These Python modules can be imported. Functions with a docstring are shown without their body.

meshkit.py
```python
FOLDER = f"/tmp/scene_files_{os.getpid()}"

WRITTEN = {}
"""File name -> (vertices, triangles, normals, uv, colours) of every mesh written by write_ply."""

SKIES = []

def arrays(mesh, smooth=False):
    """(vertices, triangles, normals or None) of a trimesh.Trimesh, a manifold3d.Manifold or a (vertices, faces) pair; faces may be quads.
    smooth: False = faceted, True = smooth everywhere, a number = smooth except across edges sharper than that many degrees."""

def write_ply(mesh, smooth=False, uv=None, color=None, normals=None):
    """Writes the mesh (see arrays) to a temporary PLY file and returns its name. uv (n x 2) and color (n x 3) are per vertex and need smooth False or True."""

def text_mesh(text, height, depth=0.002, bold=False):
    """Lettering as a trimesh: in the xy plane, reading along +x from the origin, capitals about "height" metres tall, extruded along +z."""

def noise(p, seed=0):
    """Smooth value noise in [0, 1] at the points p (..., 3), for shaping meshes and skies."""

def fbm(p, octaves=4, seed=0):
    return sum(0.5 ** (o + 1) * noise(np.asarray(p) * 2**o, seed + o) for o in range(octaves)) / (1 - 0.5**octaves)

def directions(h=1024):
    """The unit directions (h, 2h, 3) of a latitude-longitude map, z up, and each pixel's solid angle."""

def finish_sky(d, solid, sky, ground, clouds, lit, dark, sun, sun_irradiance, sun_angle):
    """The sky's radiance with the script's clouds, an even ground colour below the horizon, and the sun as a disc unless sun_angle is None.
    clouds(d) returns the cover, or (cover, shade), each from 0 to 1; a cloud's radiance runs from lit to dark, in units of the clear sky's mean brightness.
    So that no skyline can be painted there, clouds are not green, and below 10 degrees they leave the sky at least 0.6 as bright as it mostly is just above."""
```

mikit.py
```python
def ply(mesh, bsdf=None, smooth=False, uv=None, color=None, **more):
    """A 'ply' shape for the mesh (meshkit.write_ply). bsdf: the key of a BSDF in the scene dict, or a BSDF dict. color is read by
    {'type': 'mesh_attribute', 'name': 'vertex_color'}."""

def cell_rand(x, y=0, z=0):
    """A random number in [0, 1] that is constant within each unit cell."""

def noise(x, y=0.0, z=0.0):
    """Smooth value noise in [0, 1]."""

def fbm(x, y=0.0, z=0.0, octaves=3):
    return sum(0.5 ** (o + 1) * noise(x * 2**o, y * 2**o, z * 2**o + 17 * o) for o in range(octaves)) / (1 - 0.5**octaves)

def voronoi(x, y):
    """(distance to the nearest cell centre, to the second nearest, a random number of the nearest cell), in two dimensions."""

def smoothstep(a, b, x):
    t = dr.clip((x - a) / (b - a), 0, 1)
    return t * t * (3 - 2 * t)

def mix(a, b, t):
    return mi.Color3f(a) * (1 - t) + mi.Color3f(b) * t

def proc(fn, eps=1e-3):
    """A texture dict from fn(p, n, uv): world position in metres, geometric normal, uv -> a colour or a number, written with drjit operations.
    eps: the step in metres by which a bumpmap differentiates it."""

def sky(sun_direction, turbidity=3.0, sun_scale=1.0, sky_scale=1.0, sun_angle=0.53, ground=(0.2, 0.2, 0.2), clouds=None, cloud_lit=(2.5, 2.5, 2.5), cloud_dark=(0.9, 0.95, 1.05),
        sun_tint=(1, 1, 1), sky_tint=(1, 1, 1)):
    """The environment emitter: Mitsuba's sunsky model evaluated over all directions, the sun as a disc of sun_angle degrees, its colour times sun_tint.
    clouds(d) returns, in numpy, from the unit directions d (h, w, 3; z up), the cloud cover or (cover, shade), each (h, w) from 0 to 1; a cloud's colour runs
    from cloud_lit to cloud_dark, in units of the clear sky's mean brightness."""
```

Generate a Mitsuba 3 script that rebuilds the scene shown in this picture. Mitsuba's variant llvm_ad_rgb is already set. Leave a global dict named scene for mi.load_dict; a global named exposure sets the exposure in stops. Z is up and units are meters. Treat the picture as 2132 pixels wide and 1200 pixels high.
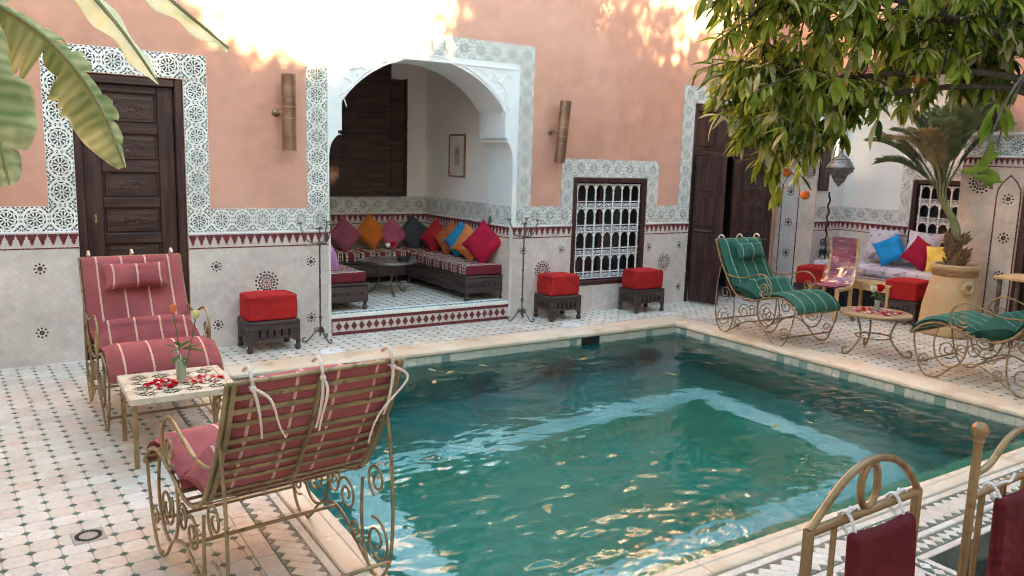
import math, random, numpy as np, trimesh, drjit as dr, mitsuba as mi, mikit, meshkit
from mikit import proc, noise, fbm, voronoi, cell_rand, smoothstep, mix
from shapely.geometry import Polygon, box as sbox, Point
from shapely import affinity
from shapely.ops import unary_union
from scipy.interpolate import CubicSpline
T = mi.ScalarTransform4f
PI = math.pi
rng = np.random.default_rng(7)
scene, labels = {}, {}

# ---------------------------------------------------------------- camera, sky, exposure
YAW, PITCH, ROLL, FOV = math.radians(33.0373), math.radians(9.0403), math.radians(1.6702), 65.886
fw = np.array([math.sin(YAW)*math.cos(PITCH), math.cos(YAW)*math.cos(PITCH), -math.sin(PITCH)])
r0 = np.array([math.cos(YAW), -math.sin(YAW), 0]); u0 = np.cross(r0, fw)
up = -math.sin(ROLL)*r0 + math.cos(ROLL)*u0
EYE = np.array([0, 0, 1.6])
scene['camera'] = dict(type='perspective', fov=FOV, fov_axis='x', near_clip=0.05, far_clip=300.0,
                       to_world=T().look_at(origin=EYE.tolist(), target=(EYE+fw).tolist(), up=up.tolist()))
SUN = np.array([0.10, -1.0, 0.45])
scene['daylight'] = mikit.sky(SUN.tolist(), turbidity=3, sun_tint=(1.0, 0.96, 0.88), sky_tint=(1.09, 1.04, 0.85))
exposure = 5.6

# ---------------------------------------------------------------- materials
def C(c): return {'type': 'rgb', 'value': list(map(float, c))}
def bs(name, base, rough=0.6, metallic=0.0, spec=0.35, two=True, bump=None, bscale=0.002, **kw):
    d = dict(type='principled', base_color=base if isinstance(base, dict) else C(base), roughness=float(rough) if not isinstance(rough, dict) else rough, metallic=float(metallic), specular=float(spec), **kw)
    if bump is not None:
        d = dict(type='bumpmap', arbitrary=bump, scale=float(bscale), bsdf=d)
    scene[name] = dict(type='twosided', bsdf=d) if two else d
    return name

def var(c1, c2, f=3.0, c3=None, f3=14.0):
    def fn(p, n, uv):
        a = smoothstep(0.3, 0.7, fbm(p.x*f, p.y*f, p.z*f, 3))
        c = mix(c1, c2, a)
        if c3 is not None:
            c = mix(c, c3, smoothstep(0.58, 0.78, fbm(p.x*f3+9, p.y*f3, p.z*f3+4, 3))*0.6)
        return c
    return proc(fn)

def plaster_fn(p, n, uv):
    a = fbm(p.x*1.1, p.y*1.1, p.z*0.8, 4)
    b = fbm(p.x*9, p.y*9, p.z*9+3, 3)
    c = mix((0.565, 0.27, 0.185), (0.63, 0.325, 0.235), smoothstep(0.3, 0.7, a))
    c = c*(0.90+0.20*b)
    st = smoothstep(0.50, 0.72, fbm(p.x*2.6+5, p.y*2.6, p.z*0.7, 4))          # old runs and patches
    c = mix(c, c*mi.Color3f(0.87, 0.84, 0.82), st*0.75)
    pa = smoothstep(0.60, 0.64, fbm(p.x*1.7+11, p.y*1.7, p.z*1.9+3, 4))
    c = mix(c, c*mi.Color3f(1.06, 1.09, 1.12), pa*0.6)
    cr = dr.abs(fbm(p.x*1.9+2, p.y*1.9, p.z*1.5+8, 4)-0.5)
    return mix(c, c*0.72, (1-smoothstep(0.0008, 0.0030, cr))*smoothstep(0.5, 0.6, fbm(p.x*0.9, p.y, p.z*0.9+4, 2)))
bs('m_pink_plaster', proc(plaster_fn), 0.55, spec=0.3, bump=proc(lambda p, n, uv: fbm(p.x*14, p.y*14, p.z*14, 3)+0.7*fbm(p.x*3.5, p.y*3.5, p.z*6, 3), eps=4e-3), bscale=0.007)
bs('m_white_plaster', var((0.74, 0.72, 0.68), (0.68, 0.66, 0.62), 2.0), 0.7, bump=proc(lambda p, n, uv: fbm(p.x*22, p.y*22, p.z*22, 3), eps=3e-3), bscale=0.0025)
def carved_bump(p, n, uv):
    x, z = p.x*7.0, p.z*7.0
    w = noise(x*0.9, z*0.9, 2.0)*6.0
    return smoothstep(0.35, 0.6, dr.abs(dr.sin(x*2.2+w))*dr.abs(dr.sin(z*2.2-w*0.8)))
bs('m_white_stucco', var((0.74, 0.73, 0.70), (0.70, 0.685, 0.65), 2.0), 0.75, bump=proc(lambda p, n, uv: fbm(p.x*22, p.y*22, p.z*22, 3), eps=3e-3), bscale=0.002)
bs('m_interior', var((0.86, 0.80, 0.74), (0.82, 0.76, 0.70), 1.2), 0.8)
bs('m_fret', var((0.80, 0.765, 0.69), (0.71, 0.675, 0.605), 6.0, (0.60, 0.55, 0.47), 2.2), 0.6)
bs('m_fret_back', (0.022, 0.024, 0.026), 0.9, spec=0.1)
bs('m_rail', var((0.68, 0.62, 0.58), (0.58, 0.51, 0.47), 4.0), 0.5)

def dado_fn(sc):
    def fn(p, n, uv):
        h = p.x + p.y*1.0003
        a = (h + p.z)*sc; b = (h - p.z)*sc
        ca, cb = dr.floor(a), dr.floor(b)
        r1 = cell_rand(ca, cb, 1); r2 = cell_rand(ca, cb, 2)
        fa, fb = a-ca, b-cb
        e = dr.minimum(dr.minimum(fa, 1-fa), dr.minimum(fb, 1-fb))
        g = smoothstep(0.0, 0.07, e)
        c = mix((0.59, 0.50, 0.44), (0.635, 0.55, 0.49), r1)
        c = mix(c, (0.54, 0.455, 0.38), smoothstep(0.72, 1.0, r2)*0.35)
        c = mix(c, (0.40, 0.35, 0.32), smoothstep(0.94, 0.97, r1)*0.35)
        c = c*(0.78+0.44*fbm(p.x*3.1, p.y*3.1, p.z*3.1+7, 4))*(0.90+0.2*fbm(p.x*13, p.y*13, p.z*13, 3))
        c = mix((0.45, 0.39, 0.345), c, 0.70+0.30*g)
        return c
    return fn
def dado_bump(sc):
    def fn(p, n, uv):
        h = p.x + p.y*1.0003
        a = (h + p.z)*sc; b = (h - p.z)*sc
        ca, cb = dr.floor(a), dr.floor(b)
        fa, fb = a-ca, b-cb
        e = dr.minimum(dr.minimum(fa, 1-fa), dr.minimum(fb, 1-fb))
        return smoothstep(0.0, 0.08, e)*0.7 + (fa-0.5)*(cell_rand(ca, cb, 5)-0.5)*0.5 + (fb-0.5)*(cell_rand(ca, cb, 6)-0.5)*0.5
    return fn
bs('m_dado', proc(dado_fn(17.0)), 0.33, spec=0.45, bump=proc(dado_bump(17.0)), bscale=0.0016)
bs('m_dado_warm', proc(lambda p, n, uv: dado_fn(17.0)(p, n, uv)*mi.Color3f(1.0, 0.93, 0.84)), 0.4, spec=0.4, bump=proc(dado_bump(17.0)), bscale=0.0014)
bs('m_frieze_pale', var((0.60, 0.50, 0.44), (0.54, 0.44, 0.385), 9.0), 0.35, spec=0.45)
bs('m_burgundy', var((0.155, 0.026, 0.032), (0.115, 0.02, 0.026), 13.0), 0.25, spec=0.5)
bs('m_rosette', (0.045, 0.02, 0.022), 0.35)
bs('m_rosette_red', (0.13, 0.03, 0.03), 0.35)

def wood_fn(c1, c2, ax=2):
    def fn(p, n, uv):
        s = (p.x, p.y, p.z)
        h = p.x*0.9+p.y*1.1
        g = fbm(h*42.0 if ax == 2 else h*5, p.z*3.5 if ax == 2 else p.z*40, 1.0, 4)
        return mix(c1, c2, smoothstep(0.3, 0.75, g))
    return proc(fn)
bs('m_dark_wood', wood_fn((0.030, 0.011, 0.009), (0.060, 0.024, 0.018)), 0.38, spec=0.45)
bs('m_dark_wood_h', wood_fn((0.034, 0.013, 0.010), (0.065, 0.028, 0.021), 0), 0.38, spec=0.45)
bs('m_shutter_wood', wood_fn((0.050, 0.024, 0.018), (0.085, 0.044, 0.033), 0), 0.5)
bs('m_stand_wood', wood_fn((0.040, 0.024, 0.022), (0.075, 0.048, 0.043), 0), 0.5)
bs('m_table_wood', wood_fn((0.25, 0.155, 0.085), (0.36, 0.24, 0.14), 0), 0.45)
bs('m_light_wood', wood_fn((0.50, 0.30, 0.13), (0.62, 0.40, 0.20)), 0.5)
bs('m_black', (0.012, 0.012, 0.013), 0.6)
bs('m_dark_room', (0.035, 0.03, 0.032), 0.8)
bs('m_gold_iron', var((0.36, 0.25, 0.125), (0.25, 0.165, 0.08), 11.0, (0.10, 0.055, 0.03), 34.0), 0.46, metallic=0.5, spec=0.5, bump=proc(lambda p, n, uv: fbm(p.x*120, p.y*120, p.z*120, 2), eps=1e-3), bscale=0.0012)
bs('m_gold_bright', var((0.33, 0.205, 0.095), (0.26, 0.15, 0.065), 8.0, (0.16, 0.085, 0.035), 30.0), 0.38, metallic=0.55, spec=0.5)
bs('m_table_frame', var((0.62, 0.54, 0.42), (0.54, 0.45, 0.33), 9.0, (0.30, 0.21, 0.13), 30.0), 0.5, metallic=0.2)
bs('m_dark_iron', var((0.075, 0.062, 0.05), (0.13, 0.11, 0.085), 20.0), 0.5, metallic=0.4)
bs('m_copper', var((0.30, 0.175, 0.115), (0.20, 0.115, 0.075), 7.0, (0.36, 0.24, 0.17), 20.0), 0.38, metallic=0.7)
bs('m_brass', (0.45, 0.33, 0.19), 0.3, metallic=0.8)
bs('m_lantern', var((0.14, 0.135, 0.13), (0.24, 0.23, 0.22), 22.0), 0.45, metallic=0.5)
bs('m_tray', var((0.34, 0.33, 0.30), (0.22, 0.21, 0.19), 9.0), 0.3, metallic=0.75)
bs('m_grille', var((0.80, 0.78, 0.75), (0.70, 0.68, 0.64), 11.0), 0.45)

def fabric_bump(p, n, uv): return fbm(p.x*60, p.y*60, p.z*60, 2) + 1.6*fbm(p.x*7, p.y*7, p.z*7, 3)
FB = proc(fabric_bump, eps=3e-3)
def striped(col, col2, stripe, at, wid=0.011):
    def fn(p, n, uv):
        c = mix(col, col2, smoothstep(0.35, 0.7, fbm(p.x*5, p.y*5, p.z*5, 3)))
        m = mi.Float(0)
        for a in at:
            d = dr.abs(uv.x - a)
            m = dr.maximum(m, (1-smoothstep(wid*0.55, wid, d))*(0.55+0.45*smoothstep(wid*0.12, wid*0.35, d)))
        return mix(c, stripe, m*0.85)
    return proc(fn)
SA = (0.14, 0.385, 0.625, 0.865)
bs('m_red_fabric', striped((0.255, 0.062, 0.062), (0.32, 0.086, 0.085), (0.70, 0.46, 0.33), SA), 0.85, spec=0.2, sheen=0.3, bump=FB, bscale=0.006)
bs('m_red_pillow', striped((0.28, 0.066, 0.068), (0.345, 0.09, 0.09), (0.70, 0.46, 0.35), (0.14, 0.5, 0.86), 0.018), 0.85, spec=0.2, sheen=0.3, bump=FB, bscale=0.006)
bs('m_green_fabric', striped((0.024, 0.100, 0.072), (0.040, 0.138, 0.100), (0.42, 0.45, 0.27), SA), 0.85, spec=0.2, sheen=0.25, bump=FB, bscale=0.006)
bs('m_green_pillow', striped((0.024, 0.100, 0.072), (0.040, 0.138, 0.100), (0.42, 0.45, 0.27), (0.14, 0.5, 0.86), 0.018), 0.85, spec=0.2, sheen=0.25, bump=FB, bscale=0.006)
def fab(name, c, k=1.25): return bs(name, var(c, tuple(min(0.9, x*k) for x in c), 9.0), 0.85, spec=0.15, sheen=0.25, bump=FB, bscale=0.010)
fab('m_pouf_red', (0.34, 0.017, 0.016)); fab('m_maroon', (0.095, 0.012, 0.014)); fab('m_cord', (0.60, 0.45, 0.36))
for nm, c in dict(mauve=(0.27, 0.07, 0.105), orange=(0.50, 0.125, 0.02), pink=(0.36, 0.085, 0.14), slate=(0.045, 0.05, 0.055), red=(0.36, 0.022, 0.03), rust=(0.40, 0.10, 0.035),
                  blue=(0.025, 0.20, 0.36), apricot=(0.62, 0.20, 0.06), crimson=(0.36, 0.012, 0.035), lilac=(0.45, 0.17, 0.36), skyblue=(0.02, 0.24, 0.52), wine=(0.30, 0.012, 0.04), yellow=(0.75, 0.50, 0.10)).items():
    fab('m_c_'+nm, c)
def kilim_fn(p, n, uv):
    # uv.x runs along the seat in metres: bands of burgundy, cream, black
    a = uv.x/0.19
    i = dr.floor(a); f = a-i
    tooth = dr.abs(uv.y*26 - dr.floor(uv.y*26) - 0.5)
    c = mi.Color3f(0.15, 0.02, 0.028)
    cream, black = (0.52, 0.45, 0.36), (0.025, 0.02, 0.02)
    c = mix(c, cream, dr.select((f > 0.30) & (f < 0.37), 1.0, 0.0))
    c = mix(c, black, dr.select((f > 0.40) & (f < 0.52), 1.0, 0.0))
    c = mix(c, cream, dr.select((f > 0.43) & (f < 0.49) & (tooth > 0.2), 1.0, 0.0))
    c = mix(c, cream, dr.select((f > 0.55) & (f < 0.61), 1.0, 0.0))
    c = mix(c, black, dr.select((f > 0.66) & (f < 0.72), 1.0, 0.0))
    c = mix(c, cream, dr.select((f > 0.78) & (f < 0.93) & (tooth > 0.12), 1.0, 0.0))
    return c
bs('m_kilim', proc(kilim_fn), 0.9, spec=0.15, bump=FB, bscale=0.004)
def kilim_side_fn(p, n, uv):
    tooth = dr.abs((p.x+p.y)*22 - dr.floor((p.x+p.y)*22) - 0.5)
    return mix((0.17, 0.022, 0.03), (0.50, 0.44, 0.36), dr.select((tooth > 0.22), 1.0, 0.0)*smoothstep(0.446, 0.450, p.z)*(1-smoothstep(0.468, 0.472, p.z)))
def floral_fn(p, n, uv):
    d1, d2, r = voronoi(p.y*9+p.x*3, p.z*9+p.x*6)
    c = mix((0.66, 0.58, 0.60), (0.55, 0.46, 0.50), fbm(p.x*6, p.y*6, p.z*6, 3))
    m = smoothstep(0.35, 0.15, d1+0.25*noise(p.x*60, p.y*60, p.z*60))*dr.select(r > 0.45, 1.0, 0.0)
    c = mix(c, mix((0.38, 0.08, 0.16), (0.30, 0.16, 0.28), r), m*0.8)
    m2 = smoothstep(0.6, 0.7, noise(p.x*17, p.y*17, p.z*17))*dr.select(r < 0.4, 1.0, 0.0)
    return mix(c, (0.12, 0.10, 0.12), m2*0.55)
bs('m_floral', proc(floral_fn), 0.85, spec=0.15, bump=FB, bscale=0.006)
bs('m_sofa_front', proc(lambda p, n, uv: mix((0.30, 0.09, 0.11), (0.60, 0.52, 0.48), dr.select(dr.abs(p.y*40-dr.floor(p.y*40)-0.5)+dr.abs(p.z*40-dr.floor(p.z*40)-0.5) > 0.42, 1.0, 0.0))), 0.9)

# deck tiles: a few tones of fired clay
for i, c in enumerate([(0.60, 0.515, 0.435), (0.63, 0.56, 0.49), (0.575, 0.475, 0.39), (0.60, 0.475, 0.395), (0.655, 0.60, 0.545)]):
    bs('m_deck_%d' % i, var(tuple(x*0.94 for x in c), tuple(x*1.05 for x in c), 5.0, tuple(x*0.8 for x in c), 38.0), 0.38, spec=0.45)
bs('m_grout', var((0.47, 0.405, 0.34), (0.54, 0.475, 0.405), 8.0), 0.9)
bs('m_deck_green', var((0.060, 0.092, 0.072), (0.115, 0.155, 0.12), 10.0), 0.3, spec=0.5)
bs('m_deck_green2', var((0.10, 0.12, 0.095), (0.16, 0.175, 0.14), 10.0), 0.3, spec=0.5)
bs('m_coping', var((0.67, 0.555, 0.42), (0.61, 0.48, 0.34), 2.2, (0.48, 0.34, 0.21), 6.0), 0.42, spec=0.4, bump=proc(lambda p, n, uv: fbm(p.x*25, p.y*25, p.z*25, 3), eps=3e-3), bscale=0.002)
def alc_floor_fn(p, n, uv):
    a, b = (p.x+0.04*p.y)/0.10, (p.y-0.04*p.x)/0.10
    fa, fb = a-dr.floor(a+0.5), b-dr.floor(b+0.5)
    dot = dr.abs(fa)+dr.abs(fb)
    r = cell_rand(dr.floor(a), dr.floor(b), 3)
    c = mix((0.52, 0.46, 0.39), (0.64, 0.58, 0.51), r)
    c = mix((0.40, 0.34, 0.29), c, smoothstep(0.46, 0.43, dr.maximum(dr.abs(a-dr.floor(a)-0.5), dr.abs(b-dr.floor(b)-0.5)))*0.6+0.4)
    return mix(c, (0.05, 0.085, 0.07), dr.select(dot < 0.2, 1.0, 0.0))
bs('m_alcove_floor', proc(alc_floor_fn), 0.4, spec=0.45)
bs('m_border_green', proc(lambda p, n, uv: mix((0.05, 0.15, 0.13), (0.55, 0.52, 0.47), dr.select(dr.abs((p.x/0.06)-dr.floor(p.x/0.06)-0.5) > dr.abs((p.y/0.045)-dr.floor(p.y/0.045)-0.5), 1.0, 0.0))), 0.35)

# pool
def pool_tile(c1, c2, c3):
    def fn(p, n, uv):
        s = 26.0
        a, b = (p.x+p.z*0.7)*s, (p.y+p.z*0.7)*s
        r = cell_rand(dr.floor(a), dr.floor(b), 2)
        c = mix(c1, c2, r)
        return mix(c, c3, smoothstep(0.35, 0.7, fbm(p.x*1.7, p.y*1.7, p.z*1.7, 3))*0.7)
    return proc(fn)
bs('m_pool_deep', pool_tile((0.008, 0.215, 0.165), (0.014, 0.28, 0.215), (0.014, 0.19, 0.11)), 0.6)
bs('m_pool_bench', pool_tile((0.008, 0.17, 0.16), (0.016, 0.23, 0.215), (0.03, 0.16, 0.115)), 0.6)
bs('m_pool_stripe', pool_tile((0.26, 0.66, 0.68), (0.40, 0.78, 0.80), (0.10, 0.44, 0.46)), 0.6)
bs('m_pool_step', pool_tile((0.04, 0.22, 0.14), (0.07, 0.28, 0.18), (0.10, 0.24, 0.13)), 0.6)
for i, c in enumerate([(0.54, 0.52, 0.44), (0.47, 0.48, 0.40), (0.20, 0.30, 0.25)]):
    bs('m_waterline_%d' % i, c, 0.35)
scene['m_water'] = dict(type='dielectric', int_ior=1.33, ext_ior=1.0)
scene['m_glass'] = dict(type='thindielectric', int_ior=1.45)
bs('m_vase_water', (0.30, 0.34, 0.24), 0.2)
scene['m_film'] = dict(type='blendbsdf', weight=proc(lambda p, n, uv: 0.20*smoothstep(0.56, 0.70, fbm(p.x*9+p.z*8, p.y*9, p.z*26-p.x*20, 4))), a=dict(type='thindielectric', int_ior=1.5),
                       b=dict(type='twosided', bsdf=dict(type='principled', base_color=C((0.7, 0.68, 0.68)), roughness=0.25)))

# plants
def leafm(name, c1, c2, trans=0.35, rough=0.4):
    def fn(p, n, uv): return mix(c1, c2, smoothstep(0.3, 0.7, fbm(p.x*13, p.y*13, p.z*13, 2)))
    scene[name] = dict(type='principledthin', base_color=proc(fn), roughness=rough, diff_trans=float(trans*2), spec_trans=0.0, eta=1.4)
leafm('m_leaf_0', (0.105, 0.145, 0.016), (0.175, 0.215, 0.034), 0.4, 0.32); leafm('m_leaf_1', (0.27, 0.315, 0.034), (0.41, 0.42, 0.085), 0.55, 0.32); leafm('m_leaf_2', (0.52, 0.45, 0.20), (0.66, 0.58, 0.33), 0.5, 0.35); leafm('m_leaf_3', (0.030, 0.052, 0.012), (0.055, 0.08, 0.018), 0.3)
bs('m_bark', var((0.050, 0.038, 0.026), (0.085, 0.066, 0.045), 25.0), 0.9)
bs('m_orange', var((0.72, 0.16, 0.02), (0.60, 0.10, 0.015), 30.0), 0.45, bump=proc(lambda p, n, uv: noise(p.x*400, p.y*400, p.z*400), eps=8e-4), bscale=0.0005)
def banana_fn(c1, c2, dry):
    def fn(p, n, uv):
        s = dr.sin(uv.y*170.0 + 3*noise(uv.y*40, uv.x*4))*0.5+0.5
        c = mix(c1, c2, 0.45*s + 0.55*smoothstep(0.3, 0.7, fbm(uv.x*3, uv.y*16, 1.0, 3)))
        e = smoothstep(0.80, 1.0, dr.abs(uv.x*2-1) + 0.3*(noise(uv.y*23, uv.x*2)-0.5))
        c = mix(c, dry, e*0.8)
        return mix(c, (0.36, 0.36, 0.14), 1-smoothstep(0.02, 0.06, dr.abs(uv.x-0.5)))
    return proc(fn)
scene['m_banana'] = dict(type='principledthin', base_color=banana_fn((0.19, 0.25, 0.09), (0.52, 0.52, 0.27), (0.66, 0.54, 0.28)), roughness=0.4, diff_trans=0.8, eta=1.4)
scene['m_banana_dry'] = dict(type='principledthin', base_color=banana_fn((0.80, 0.81, 0.50), (0.86, 0.87, 0.66), (0.64, 0.64, 0.26)), roughness=0.5, diff_trans=0.8, eta=1.4)
leafm('m_frond', (0.12, 0.145, 0.06), (0.20, 0.22, 0.105), 0.35); leafm('m_frond_dry', (0.27, 0.205, 0.105), (0.38, 0.29, 0.15), 0.35)
bs('m_fibre', var((0.12, 0.065, 0.035), (0.22, 0.13, 0.07), 40.0), 0.95, bump=proc(lambda p, n, uv: fbm(p.x*60, p.y*60, p.z*25, 3), eps=2e-3), bscale=0.01)
bs('m_stalk', var((0.16, 0.16, 0.06), (0.24, 0.22, 0.10), 18.0), 0.6)
def pot_fn(p, n, uv):
    c = mix((0.55, 0.365, 0.195), (0.49, 0.31, 0.155), smoothstep(0.3, 0.7, fbm(p.x*3, p.y*3, p.z*3, 3)))
    c = mix(c, (0.36, 0.22, 0.115), smoothstep(0.50, 0.75, fbm(p.x*9, p.y*9, p.z*1.3, 4))*0.65)
    c = mix(c, (0.66, 0.53, 0.38), smoothstep(0.55, 0.75, fbm(p.x*5+4, p.y*5, p.z*6, 4))*0.5)
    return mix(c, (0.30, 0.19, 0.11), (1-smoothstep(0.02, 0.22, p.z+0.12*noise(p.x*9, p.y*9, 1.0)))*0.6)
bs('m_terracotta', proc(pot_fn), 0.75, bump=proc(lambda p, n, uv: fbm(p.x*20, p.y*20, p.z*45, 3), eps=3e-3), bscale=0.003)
bs('m_terracotta_dark', (0.27, 0.135, 0.06), 0.8)
bs('m_soil', (0.05, 0.035, 0.025), 0.95)
for nm, c in dict(petal_red=(0.50, 0.008, 0.02), petal_white=(0.78, 0.72, 0.60), petal_pink=(0.66, 0.20, 0.22), rose_orange=(0.72, 0.24, 0.10), rose_yellow=(0.74, 0.70, 0.34)).items():
    scene['m_'+nm] = dict(type='principledthin', base_color=C(c), roughness=0.5, diff_trans=0.6, eta=1.4)
leafm('m_rose_leaf', (0.05, 0.12, 0.03), (0.10, 0.19, 0.05), 0.3)
bs('m_stem', (0.06, 0.12, 0.03), 0.5)
bs('m_lid', var((0.70, 0.67, 0.63), (0.62, 0.59, 0.55), 9.0), 0.45)
bs('m_drain', (0.36, 0.30, 0.25), 0.6)
bs('m_paper', (0.68, 0.63, 0.55), 0.8)
bs('m_print', (0.28, 0.25, 0.22), 0.8)
bs('m_frame_wood', wood_fn((0.20, 0.095, 0.045), (0.27, 0.14, 0.07)), 0.45)
bs('m_roof_tile', (0.10, 0.16, 0.09), 0.5)
bs('m_pane', (0.02, 0.02, 0.022), 0.08, spec=0.6)
bs('m_basin_water_bed', (0.02, 0.04, 0.03), 0.6)
bs('m_cream_plaster', var((0.70, 0.62, 0.53), (0.64, 0.55, 0.46), 1.0), 0.7)
# ---------------------------------------------------------------- helpers
counts = {}
def uniq(k):
    n = counts.get(k, -1)+1; counts[k] = n
    return k if n == 0 else '%s_%03d' % (k, n)
def thing(name, label=None, cat=None, group=None, kind=None):
    key = uniq(name); d = {}
    if label: d['label'] = label
    if cat: d['category'] = cat
    if group: d['group'] = group
    if kind: d['kind'] = kind
    labels[key] = d
    return key
def put(parent, name, mesh, mat, smooth=False, M=None, uv=None, label=None, kind=None):
    """one entry under parent (None: top level, the key is already made)"""
    key = uniq(parent+'__'+name) if name else parent
    d = mesh if isinstance(mesh, dict) else mikit.ply(mesh, mat, smooth, uv=uv)
    if M is not None: d = {**d, 'to_world': T(np.asarray(M, float).tolist())}
    scene[key] = d
    if label or kind:
        labels.setdefault(key, {})
        if label: labels[key]['label'] = label
        if kind: labels[key]['kind'] = kind
    return key
def cat(*ms):
    ms = [m for m in ms if m is not None]
    return trimesh.util.concatenate(ms)
def tri(v, f):
    f = np.asarray(f)
    if f.shape[1] == 4: f = np.vstack([f[:, [0, 1, 2]], f[:, [0, 2, 3]]])
    return trimesh.Trimesh(np.asarray(v, float), f, process=False)
def bx(x0, x1, y0, y1, z0, z1, c=0.0):
    """box, with chamfered edges when c > 0"""
    if c <= 0:
        m = trimesh.creation.box((x1-x0, y1-y0, z1-z0)); m.apply_translation(((x0+x1)/2, (y0+y1)/2, (z0+z1)/2)); return m
    pts = []
    for sx in (0, 1):
        for sy in (0, 1):
            for sz in (0, 1):
                p = np.array([x1 if sx else x0, y1 if sy else y0, z1 if sz else z0], float)
                s = np.array([-1 if sx else 1, -1 if sy else 1, -1 if sz else 1])*c
                for k in range(3):
                    q = p+s; q[k] = p[k]; pts.append(q)
    return trimesh.convex.convex_hull(np.array(pts))
def rbox(x0, x1, y0, y1, z0, z1, r, n=4):
    """softly rounded box"""
    s = trimesh.creation.uv_sphere(radius=r, count=[2*n, 4*n]).vertices
    pts = []
    for x in (x0+r, x1-r):
        for y in (y0+r, y1-r):
            for z in (z0+r, z1-r): pts.append(s+[x, y, z])
    return trimesh.convex.convex_hull(np.vstack(pts))
def spl(pts, n=40, closed=False):
    pts = np.asarray(pts, float)
    if closed: pts = np.vstack([pts, pts[:1]])
    t = np.r_[0, np.cumsum(np.sqrt(np.linalg.norm(np.diff(pts, axis=0), axis=1)))]
    return CubicSpline(t, pts, bc_type='periodic' if closed else 'natural')(np.linspace(0, t[-1], n))
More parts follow.
